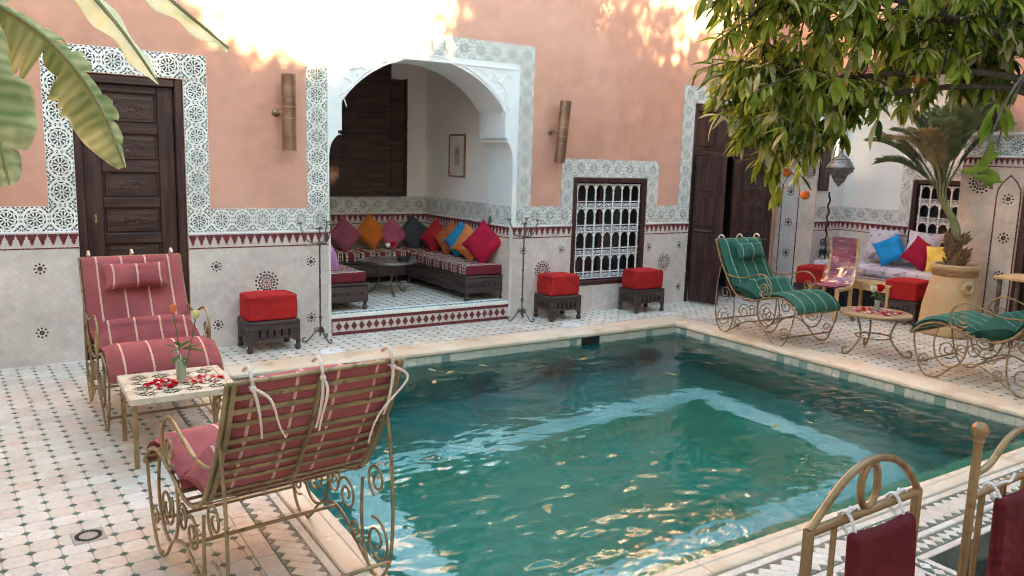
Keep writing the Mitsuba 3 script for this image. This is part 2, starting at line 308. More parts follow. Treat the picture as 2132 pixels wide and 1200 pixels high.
def tube(P, r, n=7, closed=False):
    P = np.asarray(P, float); m = len(P); r = np.broadcast_to(r, m).astype(float)
    tg = np.gradient(P, axis=0)
    if closed: tg = np.roll(P, -1, 0)-np.roll(P, 1, 0)
    tg /= np.linalg.norm(tg, axis=1, keepdims=True)+1e-12
    a = np.cross(tg[0], [0.31, 0.77, 0.55]); a /= np.linalg.norm(a)
    A = []
    for k in range(m):
        a = a - tg[k]*(a@tg[k]); a /= np.linalg.norm(a)+1e-12; A.append(a)
    A = np.array(A); B = np.cross(tg, A)
    th = np.arange(n)*2*PI/n
    V = P[:, None]+r[:, None, None]*(np.cos(th)[None, :, None]*A[:, None]+np.sin(th)[None, :, None]*B[:, None])
    V = V.reshape(-1, 3); F = []
    i = np.arange(n); j = (i+1) % n
    for k in range(m if closed else m-1):
        k2 = (k+1) % m
        F.append(np.stack([k*n+i, k*n+j, k2*n+j, k2*n+i], 1))
    F = np.vstack(F); F = np.vstack([F[:, [0, 1, 2]], F[:, [0, 2, 3]]])
    if not closed:
        V = np.vstack([V, P[0], P[-1]]); c0, c1 = len(V)-2, len(V)-1
        F = np.vstack([F, np.stack([j, i, i*0+c0], 1), np.stack([(m-1)*n+i, (m-1)*n+j, i*0+c1], 1)])
    return trimesh.Trimesh(V, F, process=False)
def rod(a, b, r, n=8): return tube([a, b], r, n)
def spiral2(cx, cy, r0, r1, a0, turns, n=40):
    t = np.linspace(0, 1, n); a = a0+turns*2*PI*t; r = r0+(r1-r0)*t
    return np.stack([cx+r*np.cos(a), cy+r*np.sin(a)], 1)
def lathe(prof, n=28):
    prof = np.asarray(prof, float); th = np.arange(n)*2*PI/n
    V = np.stack([prof[:, None, 0]*np.cos(th), prof[:, None, 0]*np.sin(th), np.repeat(prof[:, 1:2], n, 1)], -1).reshape(-1, 3)
    i = np.arange(n); j = (i+1) % n; F = []
    for k in range(len(prof)-1): F.append(np.stack([k*n+i, k*n+j, (k+1)*n+j, (k+1)*n+i], 1))
    return tri(V, np.vstack(F))
def extr(poly, h, z0=0.0, bottom=True):
    out = []
    for g in getattr(poly, 'geoms', [poly]):
        if g.is_empty or g.area < 1e-9: continue
        m = trimesh.creation.extrude_polygon(g, h, engine='earcut'); out.append(m)
    m = cat(*out); m.apply_translation((0, 0, z0))
    if not bottom:
        m.update_faces(~((m.face_normals[:, 2] < -0.9)))
    return m
def tmat(x=0, y=0, z=0, rz=0.0, s=1.0):
    c, n = math.cos(rz), math.sin(rz)
    M = np.eye(4); M[:3, :3] = np.array([[c, -n, 0], [n, c, 0], [0, 0, 1]])*s; M[:3, 3] = (x, y, z); return M
def wallM(o, u):
    """wall frame: local x = along the wall, local y = up, local z = out of the wall"""
    u = np.asarray(u, float); v = np.array([0, 0, 1.0]); w = np.cross(u, v)
    M = np.eye(4); M[:3, 0], M[:3, 1], M[:3, 2], M[:3, 3] = u, v, w, o; return M
def loc(x, y, z=0, sx=1, sy=1, sz=1, rz=0.0):
    return tmat(x, y, z, rz) @ np.diag([sx, sy, sz, 1.0])
def xf(mesh, M):
    m = mesh.copy(); m.apply_transform(M); return m
def pillow(w, h, t, n=14, seed=0):
    s = np.linspace(-1, 1, n); X, Y = np.meshgrid(s, s)
    z = np.sqrt(np.clip((1-np.abs(X)**2.6)*(1-np.abs(Y)**2.6), 0, 1))
    q = 0.10
    px = X*(1-q*(1-Y**2)*np.abs(X)**2)*w/2; py = Y*(1-q*(1-X**2)*np.abs(Y)**2)*h/2
    wr = 0.16*(meshkit.fbm(np.stack([X*1.7+seed*3.1, Y*1.7, X*0+seed], -1), 3)-0.5)
    zt = z*(t/2)*(1+wr*2)+0.03*t*wr
    V = np.vstack([np.stack([px, py, zt], -1).reshape(-1, 3), np.stack([px, py, -z*(t/2)*(1-wr*2)], -1).reshape(-1, 3)])
    F = []
    for i in range(n-1):
        for j in range(n-1):
            a = i*n+j; F.append([a, a+1, a+n+1, a+n]); b = a+n*n; F.append([b, b+n, b+n+1, b+1])
    uv = np.stack([np.tile((X.ravel()+1)/2, 2), np.tile((Y.ravel()+1)/2, 2)], 1)
    m = tri(V, F)
    return m, uv
def pad(path, thick, w, nv=13, edge=0.10, puff=0.0, v0=0.0):
    """cushion along a path of (l, z); the path is its underside. Returns mesh and uv (x across, y along)."""
    path = np.asarray(path, float); m = len(path); thick = np.broadcast_to(thick, m)
    tg = np.gradient(path, axis=0); tg /= np.linalg.norm(tg, axis=1, keepdims=True); nm = np.stack([-tg[:, 1], tg[:, 0]], 1)
    s = np.linspace(-1, 1, nv); fall = np.sqrt(np.clip(1-np.abs(s)**7, 0, 1))
    V, U = [], []
    for side in (1, -1):
        for k in range(m):
            for j in range(nv):
                up_ = 0.5*thick[k] + side*0.5*thick[k]*fall[j]*(1+(puff*(1-s[j]**2) if side > 0 else 0))
                p = path[k]+nm[k]*up_
                V.append([p[0], s[j]*w/2+v0, p[1]]); U.append([(s[j]+1)/2, k/(m-1)])
    F = []
    N = m*nv
    for k in range(m-1):
        for j in range(nv-1):
            a = k*nv+j; F.append([a, a+nv, a+nv+1, a+1]); b = a+N; F.append([b, b+1, b+nv+1, b+nv])
    for k in range(m-1):
        for j in (0, nv-1):
            a = k*nv+j; q = [a, a+N, a+N+nv, a+nv]; F.append(q if j == 0 else q[::-1])
    for j in range(nv-1):
        F.append([j, j+1, j+1+N, j+N]); a = (m-1)*nv+j; F.append([a, a+N, a+N+1, a+1])
    mesh = tri(V, F)
    return mesh, np.array(U)
def P3(l2, v): # (l,z) list to 3-D at side v
    l2 = np.asarray(l2, float); return np.stack([l2[:, 0], np.full(len(l2), v), l2[:, 1]], 1)
# ---------------------------------------------------------------- site measures (metres)
WY = 6.737            # face of the back wall
RX = 8.40             # face of the right-hand wall
PX0, PX1, PY0, PY1 = 1.165, 5.833, 2.108, 5.832   # pool
LX, RY = -2.2, -2.6   # left wall, wall behind
AF = 0.19             # alcove floor
BX0, BX1, BY0, BY1 = 3.20, 5.20, 0.2, 1.645       # small sunken basin
BM = wallM((0, WY, 0), (1, 0, 0))
RM = wallM((RX, 0, 0), (0, -1, 0))      # local x = -y

# ---- carved plaster tile: a ring of slots cut through a plate
def fret_unit(det=1):
    sq = sbox(-0.497, -0.497, 0.497, 0.497); holes = []
    def slot(r0, r1, w0, w1, a, cx=0, cy=0):
        q = Polygon([(r0, 0), ((r0+r1)*0.42, w0), (r1*0.93, w1), (r1, 0), (r1*0.93, -w1), ((r0+r1)*0.42, -w0)])
        return affinity.translate(affinity.rotate(q, a, origin=(0, 0)), cx, cy)
    N = 10
    holes.append(Point(0, 0).buffer(0.035, 2))
    for k in range(N):
        a = 360*(k+0.5)/N
        holes.append(slot(0.085, 0.270, 0.022, 0.033, a))
        a2 = math.radians(a+18)
        if det: holes.append(affinity.translate(affinity.rotate(sbox(-0.016, -0.016, 0.016, 0.016), a+63), 0.275*math.cos(a2), 0.275*math.sin(a2)))
        q = Polygon([(0, -0.085), (0.034, 0), (0, 0.085), (-0.024, 0)])
        holes.append(affinity.translate(affinity.rotate(q, a, origin=(0, 0)), 0.355*math.cos(math.radians(a)), 0.355*math.sin(math.radians(a))))
    for sx in (-1, 1):
        for sy in (-1, 1):
            for (x, y, a, l) in ((0.37, 0.37, 45, 0.06), (0.43, 0.29, 110, 0.045), (0.29, 0.43, -20, 0.045)):
                q = Polygon([(-l, 0), (0, 0.032), (l, 0), (0, -0.032)])
                holes.append(affinity.scale(affinity.translate(affinity.rotate(q, a, origin=(0, 0)), x, y), sx, sy, origin=(0, 0)))
    for k in range(6):
        t = -0.42+0.168*k
        for (x, y) in ((t, 0.462), (t, -0.462), (0.462, t), (-0.462, t)):
            holes.append(sbox(x-0.028, y-0.014, x+0.028, y+0.014) if abs(y) > 0.45 else sbox(x-0.014, y-0.028, x+0.014, y+0.028))
    return extr(sq.difference(unary_union(holes).buffer(0.0068, join_style=2)), 1.0, 0, bottom=False)
FRET = mikit.ply(fret_unit(1), 'm_fret')
MERLON = mikit.ply(extr(Polygon([(-0.48, 0), (0.48, 0), (0.48, -0.22), (0.36, -0.30), (0.36, -0.46), (0.22, -0.56), (0.22, -0.74), (0.12, -0.84), (0.12, -1), (-0.12, -1), (-0.12, -0.84), (-0.22, -0.74), (-0.22, -0.56), (-0.36, -0.46), (-0.36, -0.30), (-0.48, -0.22)][::-1]), 1.0, 0, bottom=False), 'm_burgundy')
def petal(r0, r1, w, a):
    return affinity.rotate(Polygon([(r0, 0), ((r0+r1)/2-0.02, w), (r1-0.04, w*0.9), (r1, 0), (r1-0.04, -w*0.9), ((r0+r1)/2-0.02, -w)]), a, origin=(0, 0))
ROS = mikit.ply(cat(extr(unary_union([petal(0.58, 1.0, 0.17, 45*k) for k in range(8)]), 1, 0, False), extr(unary_union([petal(0.06, 0.42, 0.13, 45*k+22.5) for k in range(8)]), 1, 0, False)), 'm_rosette')
MED = [mikit.ply(extr(unary_union([petal(0.80, 1.0, 0.095, 22.5*k+11) for k in range(16)]+[petal(0.52, 0.74, 0.10, 22.5*k) for k in range(16)]), 1, 0, False), 'm_rosette'),
       mikit.ply(extr(unary_union([petal(0.28, 0.50, 0.075, 30*k) for k in range(12)]+[Point(0, 0).buffer(0.10, 3)]+[petal(0.14, 0.25, 0.05, 45*k) for k in range(8)]), 1, 0, False), 'm_rosette_red')]
def fret_band(par, M, u0, v0, u1, v1, w=0.0, cell=0.18):
    """a row of square carved tiles filling the rectangle (along its longer side), on a dark ground"""
    L, H = u1-u0, v1-v0
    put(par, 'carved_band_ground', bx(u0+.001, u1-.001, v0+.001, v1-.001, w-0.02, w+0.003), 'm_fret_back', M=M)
    if L >= H:
        n = max(1, round(L/cell))
        for k in range(n): put(par, 'carved_tile', FRET, None, M=M @ loc(u0+(k+.5)*L/n, (v0+v1)/2, w+0.003, L/n, H, 0.0018))
    else:
        n = max(1, round(H/cell))
        for k in range(n): put(par, 'carved_tile', FRET, None, M=M @ loc((u0+u1)/2, v0+(k+.5)*H/n, w+0.003, L, H/n, 0.0018))
def frieze(par, M, u0, u1, vtop, w=0.0, h=0.105, pitch=0.067):
    """rail, pale course with hanging merlons, thin dark line"""
    put(par, 'frieze_ground', bx(u0, u1, vtop-h, vtop, w-0.01, w+0.008), 'm_frieze_pale', M=M)
    put(par, 'rail', xf(tube([(u0+.001, vtop+0.008, w+0.006), (u1-.001, vtop+0.008, w+0.006)], 0.0125, 8), np.eye(4)), 'm_rail', 40, M=M)
    put(par, 'line_tile', bx(u0, u1, vtop-h-0.008, vtop-h+0.001, w-0.01, w+0.0115), 'm_burgundy', M=M)
    n = max(1, round((u1-u0)/pitch)); p = (u1-u0)/n
    for k in range(n): put(par, 'merlon_tile', MERLON, None, M=M @ loc(u0+(k+.5)*p, vtop-0.002, w+0.007, p*0.96, h*0.76, 0.004))
def rosette(par, M, u, v, w, r=0.042): put(par, 'rosette_tile', ROS, None, M=M @ loc(u, v, w, r, r, 0.003))
def medallion(par, M, u, v, w, r=0.10):
    put(par, 'medallion_tile', MED[0], None, M=M @ loc(u, v, w, r, r, 0.003)); put(par, 'medallion_core', MED[1], None, M=M @ loc(u, v, w, r, r, 0.003))

# ---- arch opening of the seating alcove
def arch_poly():
    xl, xr, kl, kr = 2.437, 4.345, 2.555, 4.243
    cx, hw = (kl+kr)/2, (kr-kl)/2
    pts = [(xl, -0.05), (xl, 1.60)]
    pts += [(xl+0.118*(1-math.cos(a)), 1.60+0.20*math.sin(a)) for a in np.linspace(0.15, PI/2, 8)]
    pts += [(kl, 1.80), (kl-0.035, 1.805), (kl-0.035, 1.83), (kl, 1.835)]
    zs, za = 2.08, 2.515
    R = (hw**2+(za-zs)**2)/(2*(za-zs)); a0 = math.asin(hw/R)
    pts += [(cx-R*math.sin(a), za-R+R*math.cos(a)) for a in np.linspace(a0, -a0, 40)]
    pts += [(kr, 1.835), (kr+0.035, 1.83), (kr+0.035, 1.805), (kr, 1.80)]
    pts += [(xr-0.10*(1-math.cos(a)), 1.60+0.20*math.sin(a)) for a in np.linspace(PI/2, 0.15, 8)]
    pts += [(xr, 1.60), (xr, -0.05)]
    return Polygon(pts)
ARCH = arch_poly()
TH = 0.49
bw = thing('back_wall', 'salmon pink courtyard wall with carved white bands, tiled grey dado and white arch', 'wall')
WTOP = 5.0
pink = sbox(LX, -0.3, RX+1.7, WTOP).difference(unary_union([sbox(0.485, -0.3, 1.257, 2.163), sbox(2.425, -0.3, 4.402, 2.555), sbox(5.118, 0.293, 6.152, 1.462), sbox(6.845, -0.3, 8.33, 2.335)]))
put(bw, 'plaster', extr(pink, TH, -TH), 'm_pink_plaster', M=BM)
put(bw, 'arch_surround', extr(sbox(2.4275, -0.05, 4.3995, 2.5525).difference(ARCH), TH+0.006, -TH), 'm_white_stucco', M=BM)
# carved foliage in the spandrels and a moulding round the arch
def spandrel_vine(sx):
    out = []
    bx_, bz = (2.62 if sx < 0 else 4.18), 2.36
    d = 1 if sx < 0 else -1
    for (pts) in ([(0, 0), (.10, .02), (.20, .09), (.34, .12)], [(0, 0), (-.06, -.08), (-.06, -.20), (-.02, -.32)], [(.02, .01), (.08, .07), (.08, .12), (.03, .12)], [(.12, .03), (.19, .00), (.22, .03), (.19, .06)],
                   [(-.05, -.07), (.02, -.10), (.04, -.15), (.0, -.17)], [(-.05, -.2), (-.10, -.24), (-.10, -.29), (-.06, -.29)], [(0, 0), (-.05, .06), (-.10, .07), (-.12, .03)]):
        p = spl([(bx_+d*a, bz+b, 0.006) for a, b in pts], 16); out.append(tube(p, np.linspace(0.009, 0.004, 16), 6))
    for k in range(22):
        a = rng.uniform(0, 2*PI); q = np.array([bx_+d*rng.uniform(-.10, .30), bz+rng.uniform(-.20, .14), 0.004])
        if ARCH.buffer(0.035).contains(Point(q[0], q[1])): continue
        m = trimesh.creation.icosphere(subdivisions=1); m.apply_transform(loc(q[0], q[1], q[2], 0.028, 0.010, 0.008, rz=a)); out.append(m)
    return cat(*out)
put(bw, 'carved_foliage', spandrel_vine(-1), 'm_white_stucco', 40, M=BM); put(bw, 'carved_foliage', spandrel_vine(1), 'm_white_stucco', 40, M=BM)
c = np.array(ARCH.exterior.coords); c = c[(c[:, 1] > 2.085)]; c = c[np.argsort(c[:, 0])]
put(bw, 'arch_moulding', tube(np.c_[c[:, 0], c[:, 1]+0.035, np.full(len(c), 0.006)], 0.009, 6), 'm_white_stucco', 40, M=BM)
put(bw, 'panel_moulding', tube([(2.46, 2.50, 0.006), (4.37, 2.50, 0.006)], 0.010, 6), 'm_white_stucco', 40, M=BM)
put(bw, 'upper_frieze', bx(LX, RX-.01, 3.62, 4.34, -.02, .012), 'm_white_stucco', M=BM); put(bw, 'upper_moulding', bx(LX, RX-.01, 3.56, 3.62, -.02, .03, .008), 'm_white_stucco', M=BM); put(bw, 'cornice', bx(LX, RX-.01, 4.341, 4.42, -.02, .05, .012), 'm_white_stucco', M=BM)
put(bw, 'roof_edge', bx(LX, RX, WTOP-.16, WTOP+.02, -TH-.05, .10, .01), 'm_roof_tile', M=BM)
# dado
for u0, u1, dv in ((LX, 0.483, 0.03), (1.26, 2.4365, 0), (4.346, 5.112, 0), (6.156, 6.842, 0)):
    put(bw, 'dado', bx(u0, u1, -0.1, 0.85+dv, -0.02, 0.0075), 'm_dado', M=BM)
    frieze(bw, BM, u0, u1, 0.945+dv*1.2)
put(bw, 'dado', bx(5.113, 6.155, -0.1, 0.288, -0.02, 0.0075), 'm_dado', M=BM)
for u in (2.425, 4.346):
    put(bw, 'jamb_edge', bx(u-0.004, u+0.022, 0, 0.94, -0.02, 0.0125, 0.003), 'm_rail', M=BM)
FB_ = lambda *a, **k: fret_band(bw, BM, *a, **k)
FB_(LX, 0.995, 0.30, 1.182); FB_(0.30, 0.995, 0.483, 2.165); FB_(0.30, 2.168, 1.436, 2.357); FB_(1.259, 0.967, 1.436, 2.165); FB_(1.438, 0.967, 2.436, 1.157)
FB_(2.236, 1.159, 2.426, 2.553); FB_(2.236, 2.555, 4.572, 2.74); FB_(4.403, 1.159, 4.572, 2.553); FB_(4.347, 0.967, 5.114, 1.157); FB_(4.957, 1.159, 5.114, 1.463); FB_(4.957, 1.465, 6.322, 1.655)
FB_(6.156, 1.159, 6.322, 1.463); FB_(6.156, 0.967, 6.650, 1.157); FB_(6.652, 0.967, 6.840, 2.337); FB_(6.652, 2.339, 8.36, 2.53)
for u, v in ((.22, .723), (.208, .242), (1.468, .682), (1.469, .193), (2.265, .688), (2.264, .189), (4.498, .70), (4.989, .693), (6.234, .682), (6.711, .694), (6.738, .198), (-.4, .723), (-.4, .242)): rosette(bw, BM, u, v, 0.006)
for u, v in ((1.877, .525), (4.748, .49), (6.480, .50)): medallion(bw, BM, u, v, 0.006)

# ---- doors in the back wall
def carved_panel(u0, u1, v0, v1, w, seed):
    """a sunk panel with scrollwork in low relief"""
    out = []; r = np.random.default_rng(seed); cu, cv = (u0+u1)/2, (v0+v1)/2; hu, hv = (u1-u0)/2, (v1-v0)/2
    for s in (-1, 1):
        for (a, b, rad, st) in ((0.30, 0.0, 0.60, 0.3), (0.66, 0.12, 0.45, 2.2), (0.66, -0.25, 0.4, 4.0)):
            q = spiral2(cu+s*a*hu, cv+b*hv, rad*hv*0.9, 0.12*hv, st, s*1.4, 22); out.append(tube(np.c_[q, np.full(22, w)], 0.0055, 5))
    for k in range(14):
        m = trimesh.creation.icosphere(subdivisions=1); m.apply_transform(loc(cu+r.uniform(-.85, .85)*hu, cv+r.uniform(-.7, .7)*hv, w, 0.020, 0.007, 0.006, rz=r.uniform(0, 3))); out.append(m)
    return cat(*out)
dr1 = put(bw, 'door', bx(0.486, 1.256, -0.02, 2.161, -0.16, -0.105), 'm_dark_wood', M=BM, label='dark brown panelled door with carved panels beside the banana plant')
for a, b, c_, d_ in ((0.486, 0.545, -0.02, 2.162), (1.197, 1.256, -0.02, 2.162)): put(dr1, 'frame', bx(a, b, c_, d_, -0.104, -0.012, 0.006), 'm_dark_wood', M=BM)
put(dr1, 'frame', bx(0.546, 1.196, 2.10, 2.161, -0.104, -0.014, 0.006), 'm_dark_wood_h', M=BM)
for a, b in ((0.548, 0.668), (1.078, 1.194)): put(dr1, 'stile', bx(a, b, -0.02, 2.098, -0.105, -0.072, 0.004), 'm_dark_wood', M=BM)
vs = [(0.02, 0.13), (0.33, 0.41), (0.61, 0.69), (0.886, 0.965), (1.164, 1.242), (1.438, 1.526), (1.731, 1.811), (2.04, 2.097)]
for a, b in vs: put(dr1, 'cross_rail', bx(0.669, 1.077, a, b, -0.105, -0.074, 0.006), 'm_dark_wood_h', M=BM)
for k in range(len(vs)-1):
    a, b = vs[k][1]+.012, vs[k+1][0]-.012
    put(dr1, 'panel', cat(bx(0.690, 1.056, a, b, -0.105, -0.090, 0.004), bx(0.715, 1.031, a+.022, b-.022, -0.0901, -0.083, 0.006), carved_panel(0.76, 0.99, a+.035, b-.035, -0.084, k)), 'm_dark_wood_h', M=BM)
put(dr1, 'handle', cat(bx(0.603, 0.619, 1.05, 1.115, -0.072, -0.066, .002), rod((0.611, 1.09, -0.066), (0.611, 1.09, -0.04), 0.006)), 'm_brass', M=BM)
# double door at the right
dr2 = put(bw, 'door', bx(6.848, 8.32, 1.74, 1.80, -0.10, -0.012, .006), 'm_dark_wood_h', M=BM, label='dark double door standing open at the end of the wall')
for a, b in ((6.848, 6.915), (8.255, 8.322)): put(dr2, 'frame', bx(a, b, -0.02, 2.333, -0.10, -0.010, .006), 'm_dark_wood', M=BM)
put(dr2, 'frame', bx(6.916, 8.254, 2.25, 2.333, -0.10, -0.012, .006), 'm_dark_wood_h', M=BM)
for k in range(4): put(dr2, 'transom_panel', cat(bx(6.92+k*.335, 7.245+k*.335, 1.802, 2.248, -0.09, -0.05, .004), bx(6.95+k*.335, 7.215+k*.335, 1.85, 2.20, -0.05, -0.038, .006)), 'm_dark_wood', M=BM)
def leaf_door(M, w, h):
    l = put(dr2, 'leaf', bx(0, w, 0.02, h, 0, 0.035, .004), 'm_dark_wood', M=M)
    return l
LM = wallM((6.925, WY-0.01, 0), (0.18, -0.983, 0))
leaf_door(LM, 0.40, 1.735)
for k in range(4): put(dr2, 'leaf_panel', bx(0.05, 0.35, 0.10+k*.41, 0.44+k*.41, 0.034, 0.046, .006), 'm_dark_wood', M=LM)
put(dr2, 'bolt', cat(bx(0.05, 0.30, 0.86, 0.885, 0.046, 0.062, .004)), 'm_dark_iron', M=LM)
LM2 = wallM((7.60, WY+0.06, 0), (0.985, -0.17, 0))
leaf_door(LM2, 0.64, 1.735)
put(dr2, 'lattice_panel', cat(*[carved_panel(0.14, 0.50, 0.50+k*.20, 0.70+k*.20, 0.037, 40+k) for k in range(6)]), 'm_stand_wood', 40, M=LM2)
put(dr2, 'bolt', bx(0.34, 0.58, 0.72, 0.745, 0.035, 0.052, .004), 'm_dark_iron', M=LM2)
for a, b in ((0.0, 0.10), (0.54, 0.64)): put(dr2, 'leaf_stile', bx(a+.002, b-.002, 0.04, 1.72, 0.034, 0.048, .005), 'm_dark_wood', M=LM2)
put(bw, 'passage_floor', bx(6.84, 8.33, WY+.001, 9.2, -.05, .0), 'm_alcove_floor')
put(bw, 'passage', cat(bx(6.6, 6.84, 6.737+TH, 9.2, 0, 2.6), bx(8.33, 8.38, 6.737+TH, 9.2, 0, 2.6), bx(6.6, 8.38, 9.2, 9.3, 0, 2.6), bx(6.6, 8.38, 6.737+TH, 9.3, 2.6, 2.7)), 'm_dark_room')

# ---- grille window
def grille_window(par, M, u0, u1, v0, v1, cols, rows, fw_=0.052, label=None):
    w = put(par, 'window', bx(u0+.01, u1-.01, v0+.01, v1-.01, -0.20, -0.19), 'm_pane', M=M, label=label)
    for a, b, c_, d_ in ((u0+.001, u0+fw_, v0+.001, v1-.001), (u1-fw_, u1-.001, v0+.001, v1-.001), (u0+fw_, u1-fw_, v0+.001, v0+fw_), (u0+fw_, u1-fw_, v1-fw_, v1-.001)):
        put(w, 'frame', bx(a, b, c_, d_, -0.19, 0.016, .006), 'm_dark_wood', M=M)
    a0, a1, b0, b1 = u0+fw_+.03, u1-fw_-.03, v0+fw_+.02, v1-fw_-.02
    # sash bars behind
    put(w, 'sash', cat(bx((u0+u1)/2-.03, (u0+u1)/2+.03, v0+fw_, v1-fw_, -0.188, -0.15), bx(u0+fw_, u1-fw_, (v0+v1)/2-.02, (v0+v1)/2+.02, -0.187, -0.151)), 'm_dark_wood', M=M)
    P, R = (a1-a0)/cols, (b1-b0)/rows; wz = -0.03
    for k in range(cols+1):
        x = a0+k*P; put(w, 'grille_bar', bx(x-.0075, x+.0075, b0, b1, wz-.007, wz+.007, .002), 'm_grille', M=M)
    for j in range(rows+1):
        out = [bx(a0-.02, a1+.02, b0+j*R-.0055, b0+j*R+.0055, wz-.008, wz+.008, .002)]
        if j < rows: out.append(bx(a0-.02, a1+.02, b0+j*R+.27*R-.0045, b0+j*R+.27*R+.0045, wz-.009, wz+.009))
        put(w, 'grille_rail', cat(*out), 'm_grille', M=M)
    for j in range(rows):
        out = []
        for k in range(cols):
            cx, cy = a0+(k+.5)*P, b0+j*R
            for s in (-1, 1):
                q = spiral2(cx+s*.20*P, cy+.135*R, .19*P, .06*P, (PI if s > 0 else 0)-s*0.6, s*1.1, 14); out.append(tube(np.c_[q, np.full(14, wz)], .0048, 5))
            top = [(cx-.40*P, cy+.80*R), (cx-.34*P, cy+.90*R), (cx-.18*P, cy+.965*R), (cx, cy+.985*R), (cx+.18*P, cy+.965*R), (cx+.34*P, cy+.90*R), (cx+.40*P, cy+.80*R)]
            out.append(tube(np.array([(x, y, wz) for x, y in top]), .0055, 5))
            for s in (-1, 1):
                m = trimesh.creation.icosphere(subdivisions=1, radius=.011); m.apply_translation((cx+s*.5*P, cy+.34*R, wz+.004)); out.append(m)
        put(w, 'grille_scrolls', cat(*out), 'm_grille', 40, M=M)
    return w
grille_window(bw, BM, 5.116, 6.154, 0.291, 1.464, 7, 4)
put(bw, 'window_recess', cat(bx(5.0, 6.3, 6.737+TH, 6.737+TH+.9, -.05, 0.0), bx(5.0, 6.3, 6.737+TH+.9, 6.737+TH+.95, -.05, 1.8), bx(4.95, 5.0, 6.737+TH, 6.737+TH+.95, -.05, 1.8), bx(6.3, 6.35, 6.737+TH, 6.737+TH+.95, -.05, 1.8), bx(5, 6.3, 6.737+TH, 6.737+TH+.95, 1.8, 1.85)), 'm_dark_room')

# ---- seating alcove behind the arch
AY, AX0, AX1 = 8.78, 1.70, 4.40
al = thing('seating_alcove', 'cream walled seating alcove behind the white arch with tiled step', 'alcove')
put(al, 'end_wall', bx(AX0-.1, AX1+.1, AY, AY+.1, 0, 3.0), 'm_interior')
put(al, 'side_wall', bx(AX1, AX1+.1, WY+TH, AY, 0, 3.0), 'm_interior'); put(al, 'side_wall', bx(AX0-.1, AX0, WY+TH, AY, 0, 3.0), 'm_interior')
put(al, 'ceiling', bx(AX0-.1, AX1+.1, WY+TH, AY+.1, 3.0, 3.1), 'm_interior')
EM = wallM((0, AY, 0), (1, 0, 0)); SM = wallM((AX1, 0, 0), (0, -1, 0))
put(al, 'dado', bx(AX0, AX1, AF, 0.85, -.02, .008), 'm_dado_warm', M=EM); put(al, 'dado', bx(-AY+.009, -WY-TH, AF, 0.85, -.02, .008), 'm_dado_warm', M=SM)
frieze(al, EM, AX0, AX1, .945); frieze(al, SM, -AY+.012, -WY-TH, .945)
fret_band(al, EM, AX0, .967, AX1, 1.157); fret_band(al, SM, -AY+.014, .967, -WY-TH, 1.157)
JM = wallM((4.345, 0, 0), (0, -1, 0))
put(al, 'dado', bx(-WY-TH, -WY-.012, AF, 0.85, -.02, .006), 'm_dado_warm', M=JM); frieze(al, JM, -WY-TH, -WY-.012, .945); fret_band(al, JM, -WY-TH, .967, -WY-.012, 1.157)
# shutters
sh = put(al, 'shutter', bx(2.05, 3.93, 1.17, 2.92, -.01, .030), 'm_shutter_wood', M=EM, label='large dark brown wooden shutter on the end wall')
put(sh, 'panel', bx(3.935, 4.125, 1.17, 2.52, -.01, .032, .004), 'm_shutter_wood', M=EM)
for k in range(3):
    put(sh, 'panel', bx(2.12+k*.61, 2.68+k*.61, 1.25, 2.84, .031, .040, .006), 'm_shutter_wood', M=EM)
put(sh, 'frame', bx(2.05, 4.13, 1.158, 1.198, .030, .052, .004), 'm_dark_wood_h', M=EM); put(sh, 'frame', bx(4.09, 4.13, 1.199, 2.53, .033, .052, .004), 'm_dark_wood', M=EM)
# step
put(al, 'riser', bx(2.4375, 4.3445, -.02, .155, -.10, -.008), 'm_frieze_pale', M=BM)
put(al, 'nosing', bx(2.4372, 4.3447, .157, .192, -.14, .004, .004), 'm_fret', M=BM)
nT = 26; pt = (4.344-2.438)/nT
for k in range(nT):
    for v0, v1 in ((.126, .155), (0.001, .030)): put(al, 'riser_tile', bx(2.438+k*pt+.001, 2.438+(k+1)*pt-.001, v0, v1, -.010, -.003, .0012), 'm_burgundy', M=BM)
    if k: put(al, 'diamond_tile', extr(Polygon([(-.030, 0), (0, -.040), (.030, 0), (0, .040)]), .006, -.010, False), 'm_burgundy', M=BM @ loc(2.438+(k+.15)*pt, .078, 0))
put(al, 'riser_tile', bx(2.438, 2.462, .031, .125, -.010, -.003, .0012), 'm_burgundy', M=BM)
scene['alcove_floor'] = mikit.ply(bx(AX0, AX1+.05, WY+.14, AY+.05, -.05, AF), 'm_alcove_floor'); labels['alcove_floor'] = dict(kind='structure', label='patterned tile floor of the alcove')
for k in range(30): put(al, 'border_tile', bx(2.44+k*.0635, 2.44+k*.0635+.061, WY+.02, WY+.085, AF-.04, AF+.0025), 'm_border_green')
put(al, 'border_slab', bx(2.4375, 4.3445, WY+.015, WY+.14, -.02, AF+.0005), 'm_grout')

# ---- right-hand wall
rw = thing('side_wall', 'side wall with arched tile panels, star medallions and pink plaster above', 'wall')
OY0, OY1, OTOP = 4.43, 6.16, 2.75
hole = unary_union([sbox(-OY1, -.3, -OY0, OTOP-.35), Point(-(OY0+OY1)/2, OTOP-.35).buffer((OY1-OY0)/2, 16).intersection(sbox(-9, 0, 0, OTOP+.05)), sbox(-3.80, -.3, -2.9, 2.3), sbox(-4.34, 2.06, -4.06, 3.1)])
hole = hole.union(sbox(-OY1-.04, -.3, -OY0+.05, OTOP-.35))
put(rw, 'plaster', extr(sbox(-WY+.002, -.3, -RY, WTOP).difference(hole), .5, -.5), 'm_pink_plaster', M=RM)
for a, b in ((-WY+.01, -OY1), (-OY0, -3.82)):
    put(rw, 'dado', bx(a, b, -.1, 1.69, -.02, .008), 'm_dado_warm', M=RM)
    frieze(rw, RM, a, b, 1.785, h=.085, pitch=.05)
    fret_band(rw, RM, a, 1.807, b, 1.995)
